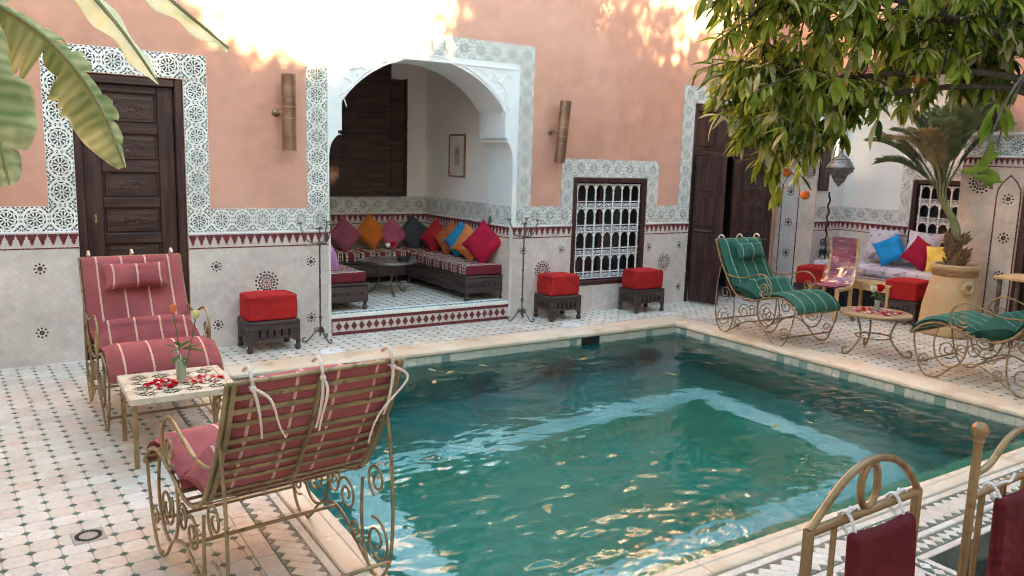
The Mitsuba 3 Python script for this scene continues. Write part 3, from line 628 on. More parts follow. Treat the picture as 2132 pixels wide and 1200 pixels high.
put(rw, 'cornice', bx(-OY0, -3.82, 1.997, 2.03, -.01, .03, .006), 'm_rail', M=RM)
def tile_arch(c_, hw, top):
    a = [(c_-hw, 0.0), (c_-hw, top-.20), (c_-hw*.95, top-.13), (c_-hw*.62, top-.06), (c_, top+.015), (c_+hw*.62, top-.06), (c_+hw*.95, top-.13), (c_+hw, top-.20), (c_+hw, 0)]
    put(rw, 'arch_panel', extr(Polygon(a[::-1]), .003, .0075), 'm_frieze_pale' if c_ < -5 else 'm_dado_warm', M=RM)
    put(rw, 'arch_border', cat(*[rod((*a[k], .010), (*a[k+1], .010), .007, 6) for k in range(len(a)-1)]), 'm_burgundy', M=RM)
    for k in range(5):
        if top-.22-k*.385 > .05: rosette(rw, RM, c_, top-.22-k*.385, .010, .055)
tile_arch(-6.52, .125, 1.555); tile_arch(-3.945, .112, 1.60)
medallion(rw, RM, -4.225, 1.546, .008, .125); medallion(rw, RM, -6.28, 1.60, .008, .10)
sd = put(rw, 'door', bx(-3.80, -2.9, -.02, 2.3, -.12, -.05), 'm_dark_wood', M=RM, label='brown wooden door at the right edge')
put(sd, 'frame', bx(-3.81, -3.74, -.02, 2.28, -.05, .02, .006), 'm_dark_wood', M=RM)
for k in range(4): put(sd, 'panel', bx(-3.68, -3.05, .12+k*.54, .58+k*.54, -.05, -.03, .008), 'm_dark_wood_h', M=RM)
wd = put(rw, 'window', bx(-4.33, -4.07, 2.07, 3.09, -.25, -.24), 'm_dark_room', M=RM, label='narrow dark wooden window high in pink plaster')
for a, b in ((-4.335, -4.29), (-4.11, -4.065)): put(wd, 'frame', bx(a, b, 2.065, 3.095, -.20, .02, .004), 'm_dark_wood', M=RM)
put(wd, 'shutter', bx(-4.288, -4.112, 2.07, 3.09, -.10, -.06, .004), 'm_shutter_wood', M=RM)

# ---- sofa recess beyond it
QX, QY0, QY1 = 8.95, 4.43, 6.17
sr = thing('sofa_recess', 'white recess with a flowered sofa seen through the opening at right', 'alcove')
put(sr, 'side_wall', bx(RX+.003, QX, QY1, QY1+.028, 0, 2.38), 'm_white_plaster'); put(sr, 'side_wall', bx(RX+.003, QX, QY0-.045, QY0, 0, 2.38), 'm_white_plaster')
put(sr, 'ceiling', bx(RX+.502, QX+.1, QY0-.1, QY1+.1, 3.2, 3.3), 'm_white_plaster')
QM = wallM((QX, 0, 0), (0, -1, 0)); QS = wallM((0, QY1, 0), (1, 0, 0))
WU0, WU1 = -5.26, -4.62
put(sr, 'end_wall', extr(sbox(-QY1-.1, 0, -QY0+.1, 3.2).difference(sbox(WU0+.001, .561, WU1-.001, 1.539)), .1, -.1), 'm_white_plaster', M=QM)
for a, b in ((-QY1+.01, WU0-.005), (WU1+.005, -QY0)):
    put(sr, 'dado', bx(a, b, 0, .89, -.02, .008), 'm_dado', M=QM); frieze(sr, QM, a, b, .985, pitch=.07)
    fret_band(sr, QM, a, 1.007, b, 1.17)
fret_band(sr, QM, WU0-.15, 1.173, WU0-.005, 1.55); fret_band(sr, QM, WU0-.15, 1.553, WU1+.15, 1.70); fret_band(sr, QM, WU1+.005, 1.173, WU1+.15, 1.55)
put(sr, 'dado', bx(RX+.012, QX-.01, 0, .89, -.02, .008), 'm_dado', M=QS); frieze(sr, QS, RX+.012, QX-.012, .985, pitch=.07); fret_band(sr, QS, RX+.012, 1.007, QX-.013, 1.17)
put(sr, 'dado', bx(WU0, WU1, 0, .55, -.02, .007), 'm_dado', M=QM)
grille_window(sr, QM, WU0, WU1, .56, 1.54, 4, 4, label='white grille window in a dark frame above the flowered sofa')
put(sr, 'window_recess', bx(QX+.32, QX+.36, -WU0-1.2, -WU0+.3, .3, 2.2), 'm_dark_room')
put(sr, 'wood_panel', bx(RX+.03, RX+.20, 1.36, 2.02, .0, .04, .005), 'm_dark_wood', M=QS)
scene['recess_floor'] = mikit.ply(bx(RX+.021, QX+.05, QY0-.04, QY1+.02, -.1, -.001), 'm_alcove_floor'); labels['recess_floor'] = dict(kind='structure', label='tiled floor of the sofa recess')

# ---- the rest of the courtyard (out of view; it shades the court as the photo shows)
lw = thing('left_courtyard_wall', 'cream courtyard wall on the left side', 'wall')
put(lw, 'plaster', bx(LX-.3, LX, RY, WY+TH, -.3, WTOP), 'm_cream_plaster'); put(lw, 'dado', bx(LX-.05, LX+.012, RY, WY-.02, 0, .9), 'm_dado')
def building(name, label, x0, x1, h):
    b = thing(name, label, 'building')
    put(b, 'plaster', bx(x0, x1, RY-.5, RY, -.3, h), 'm_cream_plaster')
    put(b, 'dado', bx(x0+.002, x1-.002, RY-.1, RY+.012, 0, .9), 'm_dado'); put(b, 'parapet_cap', bx(x0-.03, x1+.03, RY-.55, RY+.06, h+.002, h+.09, .02), 'm_roof_tile')
    return b
building('rear_building', 'low cream courtyard range behind the viewer', 2.02, 4.85, 6.36)
building('rear_building', 'tall cream courtyard range on the left behind the viewer', LX-.3, 1.98, 8.3)
building('rear_building', 'cream stair tower behind the viewer', 4.89, 6.30, 8.3)
building('rear_building', 'low cream courtyard range right of the stair tower', 6.34, RX+.4, 6.75)

# ---------------------------------------------------------------- deck
court = sbox(LX, RY, RX+.02, WY)
pool_r = sbox(PX0, PY0, PX1, PY1)
basin_r = sbox(BX0, BY0, BX1, BY1)
scene['deck'] = mikit.ply(extr(court.difference(pool_r.buffer(.004, join_style=2)).difference(basin_r), .25, -.256), 'm_grout'); labels['deck'] = dict(kind='structure', label='pale octagon tile terrace with small green diamonds')
LA, LO, LP = math.radians(3.5), np.array([0.209, 3.717]), 0.101
def deck_fn(p, n, uv):
    c_, s_ = math.cos(LA), math.sin(LA)
    a = ((p.x-LO[0])*c_+(p.y-LO[1])*s_)/LP; b = (-(p.x-LO[0])*s_+(p.y-LO[1])*c_)/LP
    i, j = dr.floor(a), dr.floor(b)
    r, r2 = cell_rand(i, j, 1), cell_rand(i, j, 2)
    col = mix((0.565, 0.488, 0.390), (0.645, 0.588, 0.508), r)
    col = mix(col, (0.59, 0.47, 0.38), smoothstep(0.72, 0.95, r2)*0.8)
    col = col*(0.90+0.20*fbm(p.x*11, p.y*11, 1.0, 3))
    col = mix(col, (0.42, 0.32, 0.235), smoothstep(0.52, 0.74, fbm(p.x*2.3+3, p.y*2.3, 5.0, 4))*0.40)
    return mix(col, (0.36, 0.29, 0.23), smoothstep(0.66, 0.72, noise(p.x*75, p.y*75, 2.0))*0.22)
bs('m_deck', proc(deck_fn), 0.36, spec=0.45, bump=proc(lambda p, n, uv: fbm(p.x*30, p.y*30, 1.0, 3), eps=3e-3), bscale=0.0012)
tile_zone = court.difference(sbox(.775, 1.768, PX1+.255, PY1+.252)).difference(sbox(BX0-.13, BY0-.13, BX1+.13, 1.80)).intersection(sbox(LX, -.6, RX-.012, WY-.012))
q = 0.0195/LP
g = 0.0014/LP
oct_ = np.array([(-.5+g, -.5+q), (-.5+q, -.5+g), (.5-q, -.5+g), (.5-g, -.5+q), (.5-g, .5-q), (.5-q, .5-g), (-.5+q, .5-g), (-.5+g, .5-q)])*LP
dia = np.array([(-1, 0), (0, -1), (1, 0), (0, 1)])*(0.0195-.0012)
EX, EY = np.array([math.cos(LA), math.sin(LA)]), np.array([-math.sin(LA), math.cos(LA)])
def slab(poly, h=0.010, c=0.0016):
    """flat tile with a bevelled rim, top at z = 0 (no underside)"""
    n = len(poly); ctr = poly.mean(0); inn = ctr+(poly-ctr)*(1-c/np.linalg.norm(poly-ctr, axis=1).mean())
    V = np.vstack([np.c_[poly, np.full(n, -h)], np.c_[poly, np.full(n, -c)], np.c_[inn, np.zeros(n)]])
    F = []
    for k in range(n):
        j = (k+1) % n
        F += [[k, j, n+j], [k, n+j, n+k], [n+k, n+j, 2*n+j], [n+k, 2*n+j, 2*n+k]]
    F += [[2*n, 2*n+k, 2*n+k+1] for k in range(1, n-1)]
    return trimesh.Trimesh(V, F, process=False)
def seen(p):
    d = np.asarray(p)-EYE; z = d@fw
    rr, uu = math.cos(ROLL)*r0+math.sin(ROLL)*u0, up
    t = math.tan(math.radians(FOV/2))
    return z > .3 and abs(d@rr) < z*t and abs(d@uu) < z*t*9/16
def lay(kind, poly, off, mat, partname):
    tm = slab((poly[:, :1]*EX+poly[:, 1:]*EY)); PLY = mikit.ply(tm, mat); inside, cut = [], []
    zone_in = tile_zone.buffer(-.075)
    from shapely import prepare; prepare(zone_in); prepare(tile_zone)
    for i in range(-30, 100):
        for j in range(-60, 40):
            c = LO+LP*((i+off)*EX+(j+off)*EY)
            if not (LX < c[0] < RX+.1 and -.7 < c[1] < WY+.1): continue
            if zone_in.contains(Point(c)): inside.append(c)
            elif tile_zone.buffer(.08).contains(Point(c)): cut.append(c)
    inside.sort(key=lambda c: (not seen((c[0], c[1], 0)), np.hypot(*(c))))
    for c in inside[:300]: put('deck', partname, PLY, None, M=tmat(c[0], c[1], 0))
    rest = np.array(inside[300:]); nv = len(tm.vertices)
    V = (tm.vertices[None]+np.c_[rest, np.zeros(len(rest))][:, None]).reshape(-1, 3); F = (tm.faces[None]+(np.arange(len(rest))*nv)[:, None, None]).reshape(-1, 3)
    more = []
    for c in cut:
        pg = Polygon(c+poly[:, :1]*EX+poly[:, 1:]*EY).intersection(tile_zone)
        for g_ in getattr(pg, 'geoms', [pg]):
            if g_.geom_type == 'Polygon' and g_.area > 2e-5:
                more.append(slab(np.array(affinity.scale(g_, .999, .999).exterior.coords)[:-1] if g_.exterior.is_ccw else np.array(g_.exterior.coords)[:-1][::-1]))
    put('deck', kind, cat(trimesh.Trimesh(V, F, process=False), *more), mat, kind='stuff')
tz_b = tile_zone.buffer(.08)
lay('far_tiles', oct_, .5, 'm_deck', 'octagon_tile'); lay('far_diamonds', dia, 0, 'm_deck_green', 'diamond_tile')

# border strips with two rows of green triangles, along the left and the near side of the pool
def run_tiles(par, name, x0, x1, y0, y1, n, mat, along='y', gap=.0012, z=0.0):
    for k in range(n):
        if along == 'y': a = (x0+gap, x1-gap, y0+(y1-y0)*k/n+gap, y0+(y1-y0)*(k+1)/n-gap)
        else: a = (x0+(x1-x0)*k/n+gap, x0+(x1-x0)*(k+1)/n-gap, y0+gap, y1-gap)
        put(par, name, bx(*a, -.012, z, .0015), mat)
def zigzag(M, L, H, n, shift, par='pool_surround'):
    p = L/n; tri_l = Polygon([(.03*p, 0), (.97*p, 0), (p/2, .235*H)]); tri_u = Polygon([(.03*p, H), (p/2, .765*H), (.97*p, H)])
    s = shift*p; hexa = np.array([(0, .004), (p/2, .25*H), (p/2+s, .75*H), (s, H-.004), (-p/2+s, .75*H), (-p/2, .25*H)])
    hexa = hexa.mean(0)+(hexa-hexa.mean(0))*[.965, .99]
    a, b, c = (mikit.ply(slab(np.array(t)), m) for t, m in ((np.array(tri_l.exterior.coords)[:-1][::1 if tri_l.exterior.is_ccw else -1], 'm_deck_green2'), (np.array(tri_u.exterior.coords)[:-1][::1 if tri_u.exterior.is_ccw else -1], 'm_deck_green2'), (hexa, 'm_deck')))
    for k in range(n):
        put(par, 'triangle_tile', a, None, M=M @ loc(k*p, 0)); put(par, 'triangle_tile', b, None, M=M @ loc(k*p+s-p*round(shift)*0, 0))
        put(par, 'slat_tile', c, None, M=M @ loc(k*p, 0))
labels['pool_surround'] = dict(kind='structure', label='stone and tile border round the swimming pool')
run_tiles('pool_surround', 'border_tile', .777, .857, 1.80, PY1+.25, 21, 'm_deck')
run_tiles('pool_surround', 'border_tile', .992, 1.031, 2.0, PY1+.25, 21, 'm_deck')
zigzag(tmat(.991, 1.90, 0, PI/2), PY1+.24-1.90, .132, 62, 1.0)
run_tiles('pool_surround', 'border_tile', 1.034, PX1+.25, 1.957, 1.997, 24, 'm_deck', 'x')
run_tiles('pool_surround', 'border_tile', .86, PX1+.25, 1.770, 1.803, 24, 'm_deck', 'x')
zigzag(tmat(.93, 1.806, 0, 0), PX1+.24-.93, .148, 72, -1.0)
def coping(x0, x1, y0, y1, n, along, nose):
    """stones with a rounded nose over the water; nose: outward normal of the nose"""
    w = (y1-y0) if along == 'x' else (x1-x0)
    pr = Polygon([(0, -.04), (w+.006, -.04), (w+.018, -.034), (w+.024, -.022), (w+.021, -.006), (w+.010, .006), (w-.004, .012), (w-.034, .013), (w-.040, .009), (w-.046, .013), (.006, .012), (0, .007)])
    L = (x1-x0) if along == 'x' else (y1-y0)
    for k in range(n):
        m = extr(pr, L/n-.003, 0)
        # local: x across (to the nose), y up, z along
        o = {'+y': ((x0+L*k/n, y0, 0), (0, 1, 0), (1, 0, 0)), '-y': ((x0+L*k/n, y1, 0), (0, -1, 0), (1, 0, 0)), '+x': ((x0, y0+L*k/n, 0), (1, 0, 0), (0, 1, 0)), '-x': ((x1, y0+L*k/n, 0), (-1, 0, 0), (0, 1, 0))}[nose]
        M = np.eye(4); M[:3, 0], M[:3, 1], M[:3, 2], M[:3, 3] = o[1], (0, 0, 1), o[2], o[0]
        m.apply_transform(M)
        if np.linalg.det(M[:3, :3]) < 0: m.invert()
        put('pool_surround', 'coping_stone', m, 'm_coping', 30)
coping(PX0-.132, PX0, PY0, PY1, 12, 'y', '+x'); coping(PX1, PX1+.25, PY0, PY1, 12, 'y', '-x')
coping(PX0-.132, PX1+.25, PY1, PY1+.25, 16, 'x', '-y'); coping(PX0-.132, PX1+.25, PY0-.108, PY0, 16, 'x', '+y')

# ---------------------------------------------------------------- pool
WZ = -0.105
BZ = -1.2
labels['swimming_pool'] = dict(kind='structure', label='turquoise tiled swimming pool')
so, si_ = (1.72, 2.88, 5.40, 5.06), (1.98, 3.14, 5.14, 4.78)     # pale rectangle laid in the pool floor
put('swimming_pool', 'floor_margin', extr(sbox(PX0-.003, PY0-.003, PX1+.003, PY1+.003).difference(sbox(*so)), .05, BZ-.05), 'm_pool_bench')
put('swimming_pool', 'pale_rectangle', extr(sbox(*so).difference(sbox(*si_)), .05, BZ-.049), 'm_pool_stripe')
put('swimming_pool', 'floor', bx(si_[0]-.01, si_[2]+.01, si_[1]-.01, si_[3]+.01, BZ-.06, BZ-.002), 'm_pool_deep')
put('swimming_pool', 'wall', extr(sbox(PX0-.2, PY0-.2, PX1+.2, PY1+.2).difference(sbox(PX0, PY0, PX1, PY1)), -.04-BZ+.3, BZ-.3), 'm_pool_bench')
put('swimming_pool', 'step', bx(PX0+.001, PX1-.001, PY0+.001, PY0+.32, BZ-.05, -.28, .01), 'm_pool_step')
wl = random.Random(3)
for (n, f) in ((58, 0), (46, 1), (58, 2), (46, 3)):
    for k in range(n):
        m = 'm_waterline_%d' % (2 if wl.random() < .2 else wl.choice((0, 0, 1)))
        t = PX0+(PX1-PX0)*np.array([k+.02, k+.98])/n if f in (0, 2) else PY0+(PY1-PY0)*np.array([k+.02, k+.98])/n
        b = {0: (t[0], t[1], PY1-.004, PY1+.01), 2: (t[0], t[1], PY0-.01, PY0+.004), 1: (PX1-.004, PX1+.01, t[0], t[1]), 3: (PX0-.01, PX0+.004, t[0], t[1])}[f]
        put('swimming_pool', 'waterline_tile', bx(*b, -.125, -.043), m)
put('swimming_pool', 'skimmer', bx(4.60, 4.82, PY1-.009, PY1+.012, -.14, -.042), 'm_black')
nx, ny = 520, 420
X, Y = np.meshgrid(np.linspace(PX0+.0045, PX1-.0045, nx), np.linspace(PY0+.0045, PY1-.0045, ny))
def wave(x, y):
    q1 = np.stack([x*2.1+.9*y, y*3.0-.5*x, 0*x+1.3], -1); q2 = np.stack([x*7.0+1.5*y, y*11.5-x, 0*x+4.1], -1); q3 = np.stack([x*17+3*y, y*29-2*x, 0*x+7.7], -1)
    amp = .52+1.0*np.exp(-(((x-2.0)/1.0)**2+((y-3.75)/1.25)**2))+.25*meshkit.noise(np.stack([x*.8, y*.8, 0*x], -1))
    return amp*(.012*(meshkit.fbm(q1, 2)-.5)+.0135*(meshkit.fbm(q2, 2, 3)-.5)+.0062*(meshkit.fbm(q3, 2, 5)-.5))
V = np.stack([X, Y, WZ+wave(X, Y)], -1).reshape(-1, 3)
a = (np.arange(ny-1)[:, None]*nx+np.arange(nx-1)).ravel()
scene['pool_water'] = mikit.ply(tri(V, np.stack([a, a+1, a+nx+1, a+nx], 1)), 'm_water', True); labels['pool_water'] = dict(kind='structure', label='rippled green blue water of the pool')
FL = ['fallen leaf floating near the far pool edge, second from left', 'fallen leaf floating farthest left of the far group', 'fallen leaf floating near the far pool edge, third from left', 'fallen leaf floating below the skimmer', 'fallen leaf floating closest to the far coping', 'fallen leaf floating in the middle of the pool toward the far corner',
      'fallen leaf floating right of the middle of the pool', 'fallen leaf floating nearest the right side of the pool', 'fallen leaf floating nearest the left side of the pool', 'fallen leaf floating in the near part of the pool']
for k, (x, y, r_) in enumerate([(3.0, 5.5, .4), (2.75, 5.3, 1.0), (3.35, 5.55, 2.2), (4.25, 5.35, .2), (2.9, 5.62, 1.9), (4.6, 4.6, 2.0), (4.3, 3.3, .9), (5.2, 3.2, 2.5), (2.2, 3.0, 1.2), (3.1, 3.2, .3)]):
    n_ = 7; t = np.linspace(0, 1, n_); wdt = .018*np.sin(PI*np.clip(t, .02, .98))**.8
    P = np.vstack([np.c_[t*.085-.04, wdt, .004*np.sin(3*t)], np.c_[t*.085-.04, 0*t, 0*t], np.c_[t*.085-.04, -wdt, .005*t]])
    F = [[i, i+1, n_+i+1, n_+i] for i in range(n_-1)]+[[n_+i, n_+i+1, 2*n_+i+1, 2*n_+i] for i in range(n_-1)]
    zz = WZ+float(wave(np.array(x), np.array(y)))+.003
    spots = ['far left part', 'far left part', 'far left part', 'far part', 'far left part', 'middle', 'middle', 'right part', 'near left part', 'near part']
    kk = thing('floating_leaf', FL[k], 'leaf', 'leaves floating on the pool')
    put(kk, '', xf(tri(P, F), tmat(x, y, zz, r_)), 'm_leaf_2')

# sunken basin at the near right
labels['basin_surround'] = dict(kind='structure', label='zigzag tiled rim of the small sunken basin')
put('basin_surround', 'wall', extr(basin_r.buffer(.01, join_style=2).difference(basin_r.buffer(-.001, join_style=2)), .55, -.555), 'm_deck_green2')
put('basin_surround', 'bed', bx(BX0, BX1, BY0, BY1, -.55, -.5), 'm_basin_water_bed')
run_tiles('basin_surround', 'rim_tile', BX0-.036, BX1, BY1, BY1+.034, 14, 'm_deck', 'x'); run_tiles('basin_surround', 'rim_tile', BX0-.036, BX0, BY0, BY1-.001, 10, 'm_deck', 'y')
def checker(M, L, H, n, par='basin_surround'):
    p = L/n
    D = mikit.ply(slab(np.array([(0, .5*H), (p/2, .08*H), (p, .5*H), (p/2, .92*H)])), 'm_deck'); t1 = mikit.ply(slab(np.array([(.52*p, 0), (1.48*p, 0), (p, .44*H)])), 'm_deck_green2'); t2 = mikit.ply(slab(np.array([(.52*p, H), (p, .56*H), (1.48*p, H)])), 'm_deck_green2')
    for k in range(n):
        put(par, 'diamond_tile', D, None, M=M @ loc(k*p, 0)); put(par, 'triangle_tile', t1, None, M=M @ loc(k*p, 0)); put(par, 'triangle_tile', t2, None, M=M @ loc(k*p, 0))
checker(tmat(BX0-.05, BY1+.036, 0), 2.0, .082, 34); checker(tmat(BX0-.037, BY0, 0, PI/2), 1.5, .06, 26)
xs, ys = np.meshgrid(np.linspace(BX0, BX1, 60), np.linspace(BY0, BY1, 50)); a = (np.arange(49)[:, None]*60+np.arange(59)).ravel()
scene['basin_water'] = mikit.ply(tri(np.stack([xs, ys, -.13+.004*(meshkit.fbm(np.stack([xs*5, ys*5, xs*0], -1), 3)-.5)], -1).reshape(-1, 3), np.stack([a, a+1, a+61, a+60], 1)), 'm_water', True); labels['basin_water'] = dict(kind='structure', label='dark still water in the small basin')

# drain and lids let into the floor
d = thing('floor_drain', 'square stone floor drain with slotted ring let into the pale tiles', 'drain')
put(d, 'plate', xf(bx(-.062, .062, -.062, .062, -.008, .004, .002), tmat(.228, 3.55, 0, LA)), 'm_drain')
put(d, 'ring', xf(cat(extr(Point(0, 0).buffer(.052, 10).difference(Point(0, 0).buffer(.046, 10)), .002, .0041), *[extr(affinity.rotate(sbox(.036, -.004, .045, .004), 18*k, origin=(0, 0)), .002, .0041) for k in range(20)]), tmat(.228, 3.55, 0)), 'm_black')
for x, y, w in ((2.243, 6.174, 'in front of the tiled step'), (4.763, 6.205, 'in front of the grille window')):
    d = thing('access_lid', 'round white lid in the terrace '+w, 'lid')
    put(d, 'disc', xf(lathe([(0, .010), (.090, .010), (.098, .006), (.10, .0)], 32), tmat(x, y, .001)), 'm_lid', 30); put(d, 'knob', xf(lathe([(0, .016), (.010, .015), (.012, .010)], 10), tmat(x, y, .001)), 'm_drain')
# ---------------------------------------------------------------- chaises longues
RAIL = [(.002, .908), (.085, .712), (.16, .588), (.25, .458), (.32, .402), (.39, .374), (.5, .367), (.6, .398), (.72, .430), (.81, .446), (.89, .434), (.97, .392), (1.03, .33)]
CW = .613
def chaise(label, x, y, rz, col, pil, frame, ties, group):
    t = thing('chaise_longue', label, 'chaise longue', group); M = tmat(x, y, 0, rz)
    R = spl(RAIL, 70)
    hv = CW/2
    for s in (-1, 1):
        put(t, 'side_rail', tube(P3(R, s*hv), .0080, 8), frame, 60, M=M)
        legs = []
        v = s*(hv-.004)
        L = lambda pts, n=36, r=.0066: legs.append(tube(P3(spl(pts, n), v), r, 7))
        L([(.10, .69), (.065, .50), (.055, .28), (.075, .12), (.13, .03), (.19, .006), (.245, .04), (.285, .13), (.295, .25), (.285, .38)])
        L([(.19, .008), (.30, .07), (.42, .145), (.52, .175), (.62, .15), (.70, .10), (.77, .03), (.84, .006), (.905, .03), (.95, .11), (.985, .22), (1.0, .30), (1.005, .37)], 60)
        L([(.60, .395), (.585, .30), (.61, .19), (.67, .125), (.745, .115), (.81, .17), (.84, .27), (.83, .36), (.80, .46)], 40)
        for (cx, cz, ra, st, tn) in ((.175, .155, .095, 1.2, 1.6), (.73, .25, .085, 2.4, 1.7), (.90, .14, .055, 4.0, 1.5), (.42, .255, .075, .2, 1.6), (.345, .135, .05, 3.6, 1.4), (.53, .275, .062, 2.8, -1.6), (.175, .40, .07, 5.0, 1.4)):
            legs.append(tube(P3(spiral2(cx, cz, ra, ra*.22, st, tn, 34), v), .0052, 6))
        for k in (.19, .84):
            m = trimesh.creation.icosphere(subdivisions=1, radius=.011); m.apply_translation((k, v, .010)); legs.append(m)
        put(t, 'scroll_legs', cat(*legs), frame, 60, M=M)
        arm = [tube(P3(spl([(.165, .585), (.27, .570), (.377, .574), (.483, .603), (.58, .633), (.66, .627), (.72, .570), (.735, .50), (.71, .44), (.65, .425), (.60, .455)], 48), s*(hv+.004)), .0072, 8), tube(P3(spiral2(.640, .505, .062, .016, 3.9, 1.6, 30), s*(hv+.004)), .0055, 6)]
        put(t, 'armrest', cat(*arm), frame, 60, M=M)
    for l, z in ((.075, .115), (.945, .105), (.52, .172), (.002, .908), (1.03, .33)): put(t, 'cross_bar', rod((l, -hv, z), (l, hv, z), .0075), frame, 60, M=M)
    tg = np.gradient(R, axis=0); tg /= np.linalg.norm(tg, axis=1, keepdims=True)
    s_ = np.r_[0, np.cumsum(np.linalg.norm(np.diff(R, axis=0), axis=1))]
    for d in np.arange(.05, s_[-1]-.02, .055):
        k = int(np.searchsorted(s_, d)); p, q = R[k], tg[k]; m = bx(-.0095, .0095, -hv+.004, hv-.004, -.002, .002)
        A = np.eye(4); A[:3, 0] = (q[0], 0, q[1]); A[:3, 1] = (0, 1, 0); A[:3, 2] = (-q[1], 0, q[0]); A[:3, 3] = (p[0], 0, p[1]); m.apply_transform(A)
        put(t, 'slat', m, frame, M=M)
    k = int(np.searchsorted(s_, .56)); put(t, 'centre_bar', tube(P3(R[:k]+np.array([-.004, -.003]), 0), .0085, 4), frame, M=M)
    for s in (-1, 1): put(t, 'flat_bar', tube(P3(R[:k]+np.array([-.002, 0]), s*(hv-.018)), .012, 4), frame, M=M)
    # three cushions tied together
    nm = np.stack([-tg[:, 1], tg[:, 0]], 1)
    def seg(a, b, th, pin, w, puff=.12):
        i0, i1 = np.searchsorted(s_, [a, b]); base = R[i0:i1+1]+nm[i0:i1+1]*.004
        # resample
        n = 26; f = np.linspace(0, len(base)-1, n); base = np.stack([np.interp(f, np.arange(len(base)), base[:, c]) for c in (0, 1)], 1)
        u = np.linspace(-1, 1, n); tk = th*np.clip(1-np.abs(u)**pin, 0, 1)**.5+.012
        return pad(base, tk, w, puff=puff)
    for a, b, th, pin, w, pf in ((-.0, .56, .040, 10, .600, .06), (.49, .85, .185, 2.3, .605, .06), (.83, s_[-1], .036, 6, .605, .04)):
        m, uv = seg(a, b, th, pin, w, pf); put(t, 'cushion', m, col, True, M=M, uv=uv)
    # head pillow
    k = int(np.searchsorted(s_, .145)); pm, puv = pillow(.40, .175, .10, 16, 2)
    A = np.eye(4); A[:3, 0] = (0, 1, 0); A[:3, 1] = (-tg[k][0], 0, -tg[k][1]); A[:3, 2] = np.cross(A[:3, 0], A[:3, 1])
    if A[:3, 2] @ np.array([nm[k][0], 0, nm[k][1]]) < 0: A[:3, 0] *= -1; A[:3, 2] *= -1
    c_ = R[k]+nm[k]*.115; A[:3, 3] = (c_[0], 0, c_[1])
    put(t, 'head_pillow', xf(pm, A), pil, True, M=M, uv=puv)
    if ties:
        M0 = M; M = M @ tmat(.012, 0, -.026)
        for i, v in enumerate((-.262, .0, .232)):
            out = [tube(spl([(.055, v, .955), (.012, v, .975), (-.022, v+.004, .952), (-.020, v, .925), (.012, v, .915)], 20), .0062, 6)]
            kn = trimesh.creation.icosphere(subdivisions=2, radius=.0105); kn.apply_translation((-.024, v, .915)); out.append(kn)
            e = (.03, .02, -.03)[i]
            out.append(tube(spl([(-.024, v, .915), (-.034, v+.3*e, .87), (-.028, v+e*.7, .80), (-.010, v+e, .745)], 14), np.linspace(.0062, .0035, 14), 6))
            out.append(tube(spl([(-.024, v, .915), (-.05, v-.04*(i != 1)-.004, .88), (-.045, v+(.05, .012, -.07)[i], .80 if i else .78), (-.03, v+(.10, .018, -.10)[i], .74 if i else .66)], 14), np.linspace(.0056, .003, 14), 6))
            put(t, 'cord', cat(*out), 'm_cord', 60, M=M)
    else:
        M0 = M; M = M @ tmat(.012, 0, -.026); put(t, 'cord', cat(*[tube(spl([(.05, v, .955), (.01, v, .978), (-.02, v, .95), (-.018, v, .90)], 14), .008, 6) for v in (-.255, .0, .245)]), 'm_cord', 60, M=M)
    return t
G = 'striped chaises longues round the pool'
chaise('dusty red striped chaise longue facing the viewer in front of the panelled door', .715, 5.777, math.radians(-88), 'm_red_fabric', 'm_red_pillow', 'm_gold_iron', False, G)
chaise('dusty red striped chaise longue nearest the viewer, seen from its slatted back', .850, 2.435, math.radians(95.9), 'm_red_fabric', 'm_red_pillow', 'm_gold_iron', True, G)
chaise('green striped chaise longue with raised head pillow near the dark double door', 6.234, 5.44, math.radians(-91.3), 'm_green_fabric', 'm_green_pillow', 'm_gold_iron', False, G)
chaise('green striped chaise longue cut by the right edge, in front of the big clay pot', 6.50, 2.49, math.radians(92), 'm_green_fabric', 'm_green_pillow', 'm_gold_iron', False, G)

# ---------------------------------------------------------------- tables with roses
def petals(n, cx, cy, r, z, cols, label, seed):
    t = thing('rose_petals', label, 'petals', kind='stuff'); r_ = np.random.default_rng(seed); by = {}
    for k in range(n):
        a, d = r_.uniform(0, 2*PI), r*math.sqrt(r_.uniform(0, 1)); s = r_.uniform(.014, .021)
        th = np.linspace(0, 2*PI, 9)[:-1]; ring_ = np.stack([np.cos(th)*s, np.sin(th)*s*.8, .006+.004*np.cos(2*th)], 1)
        V = np.vstack([[0, 0, .0015], ring_]); F = [[0, i+1, (i+1) % 8+1] for i in range(8)]
        m = trimesh.Trimesh(V, F, process=False); A = tmat(cx+d*math.cos(a), cy+d*math.sin(a), z+r_.uniform(0, .004), r_.uniform(0, 6)); m.apply_transform(A)
        by.setdefault(cols[int(r_.integers(len(cols)))], []).append(m)
    for c_, ms in by.items(): put(t, c_.replace('m_', ''), cat(*ms), c_, True, kind='stuff')
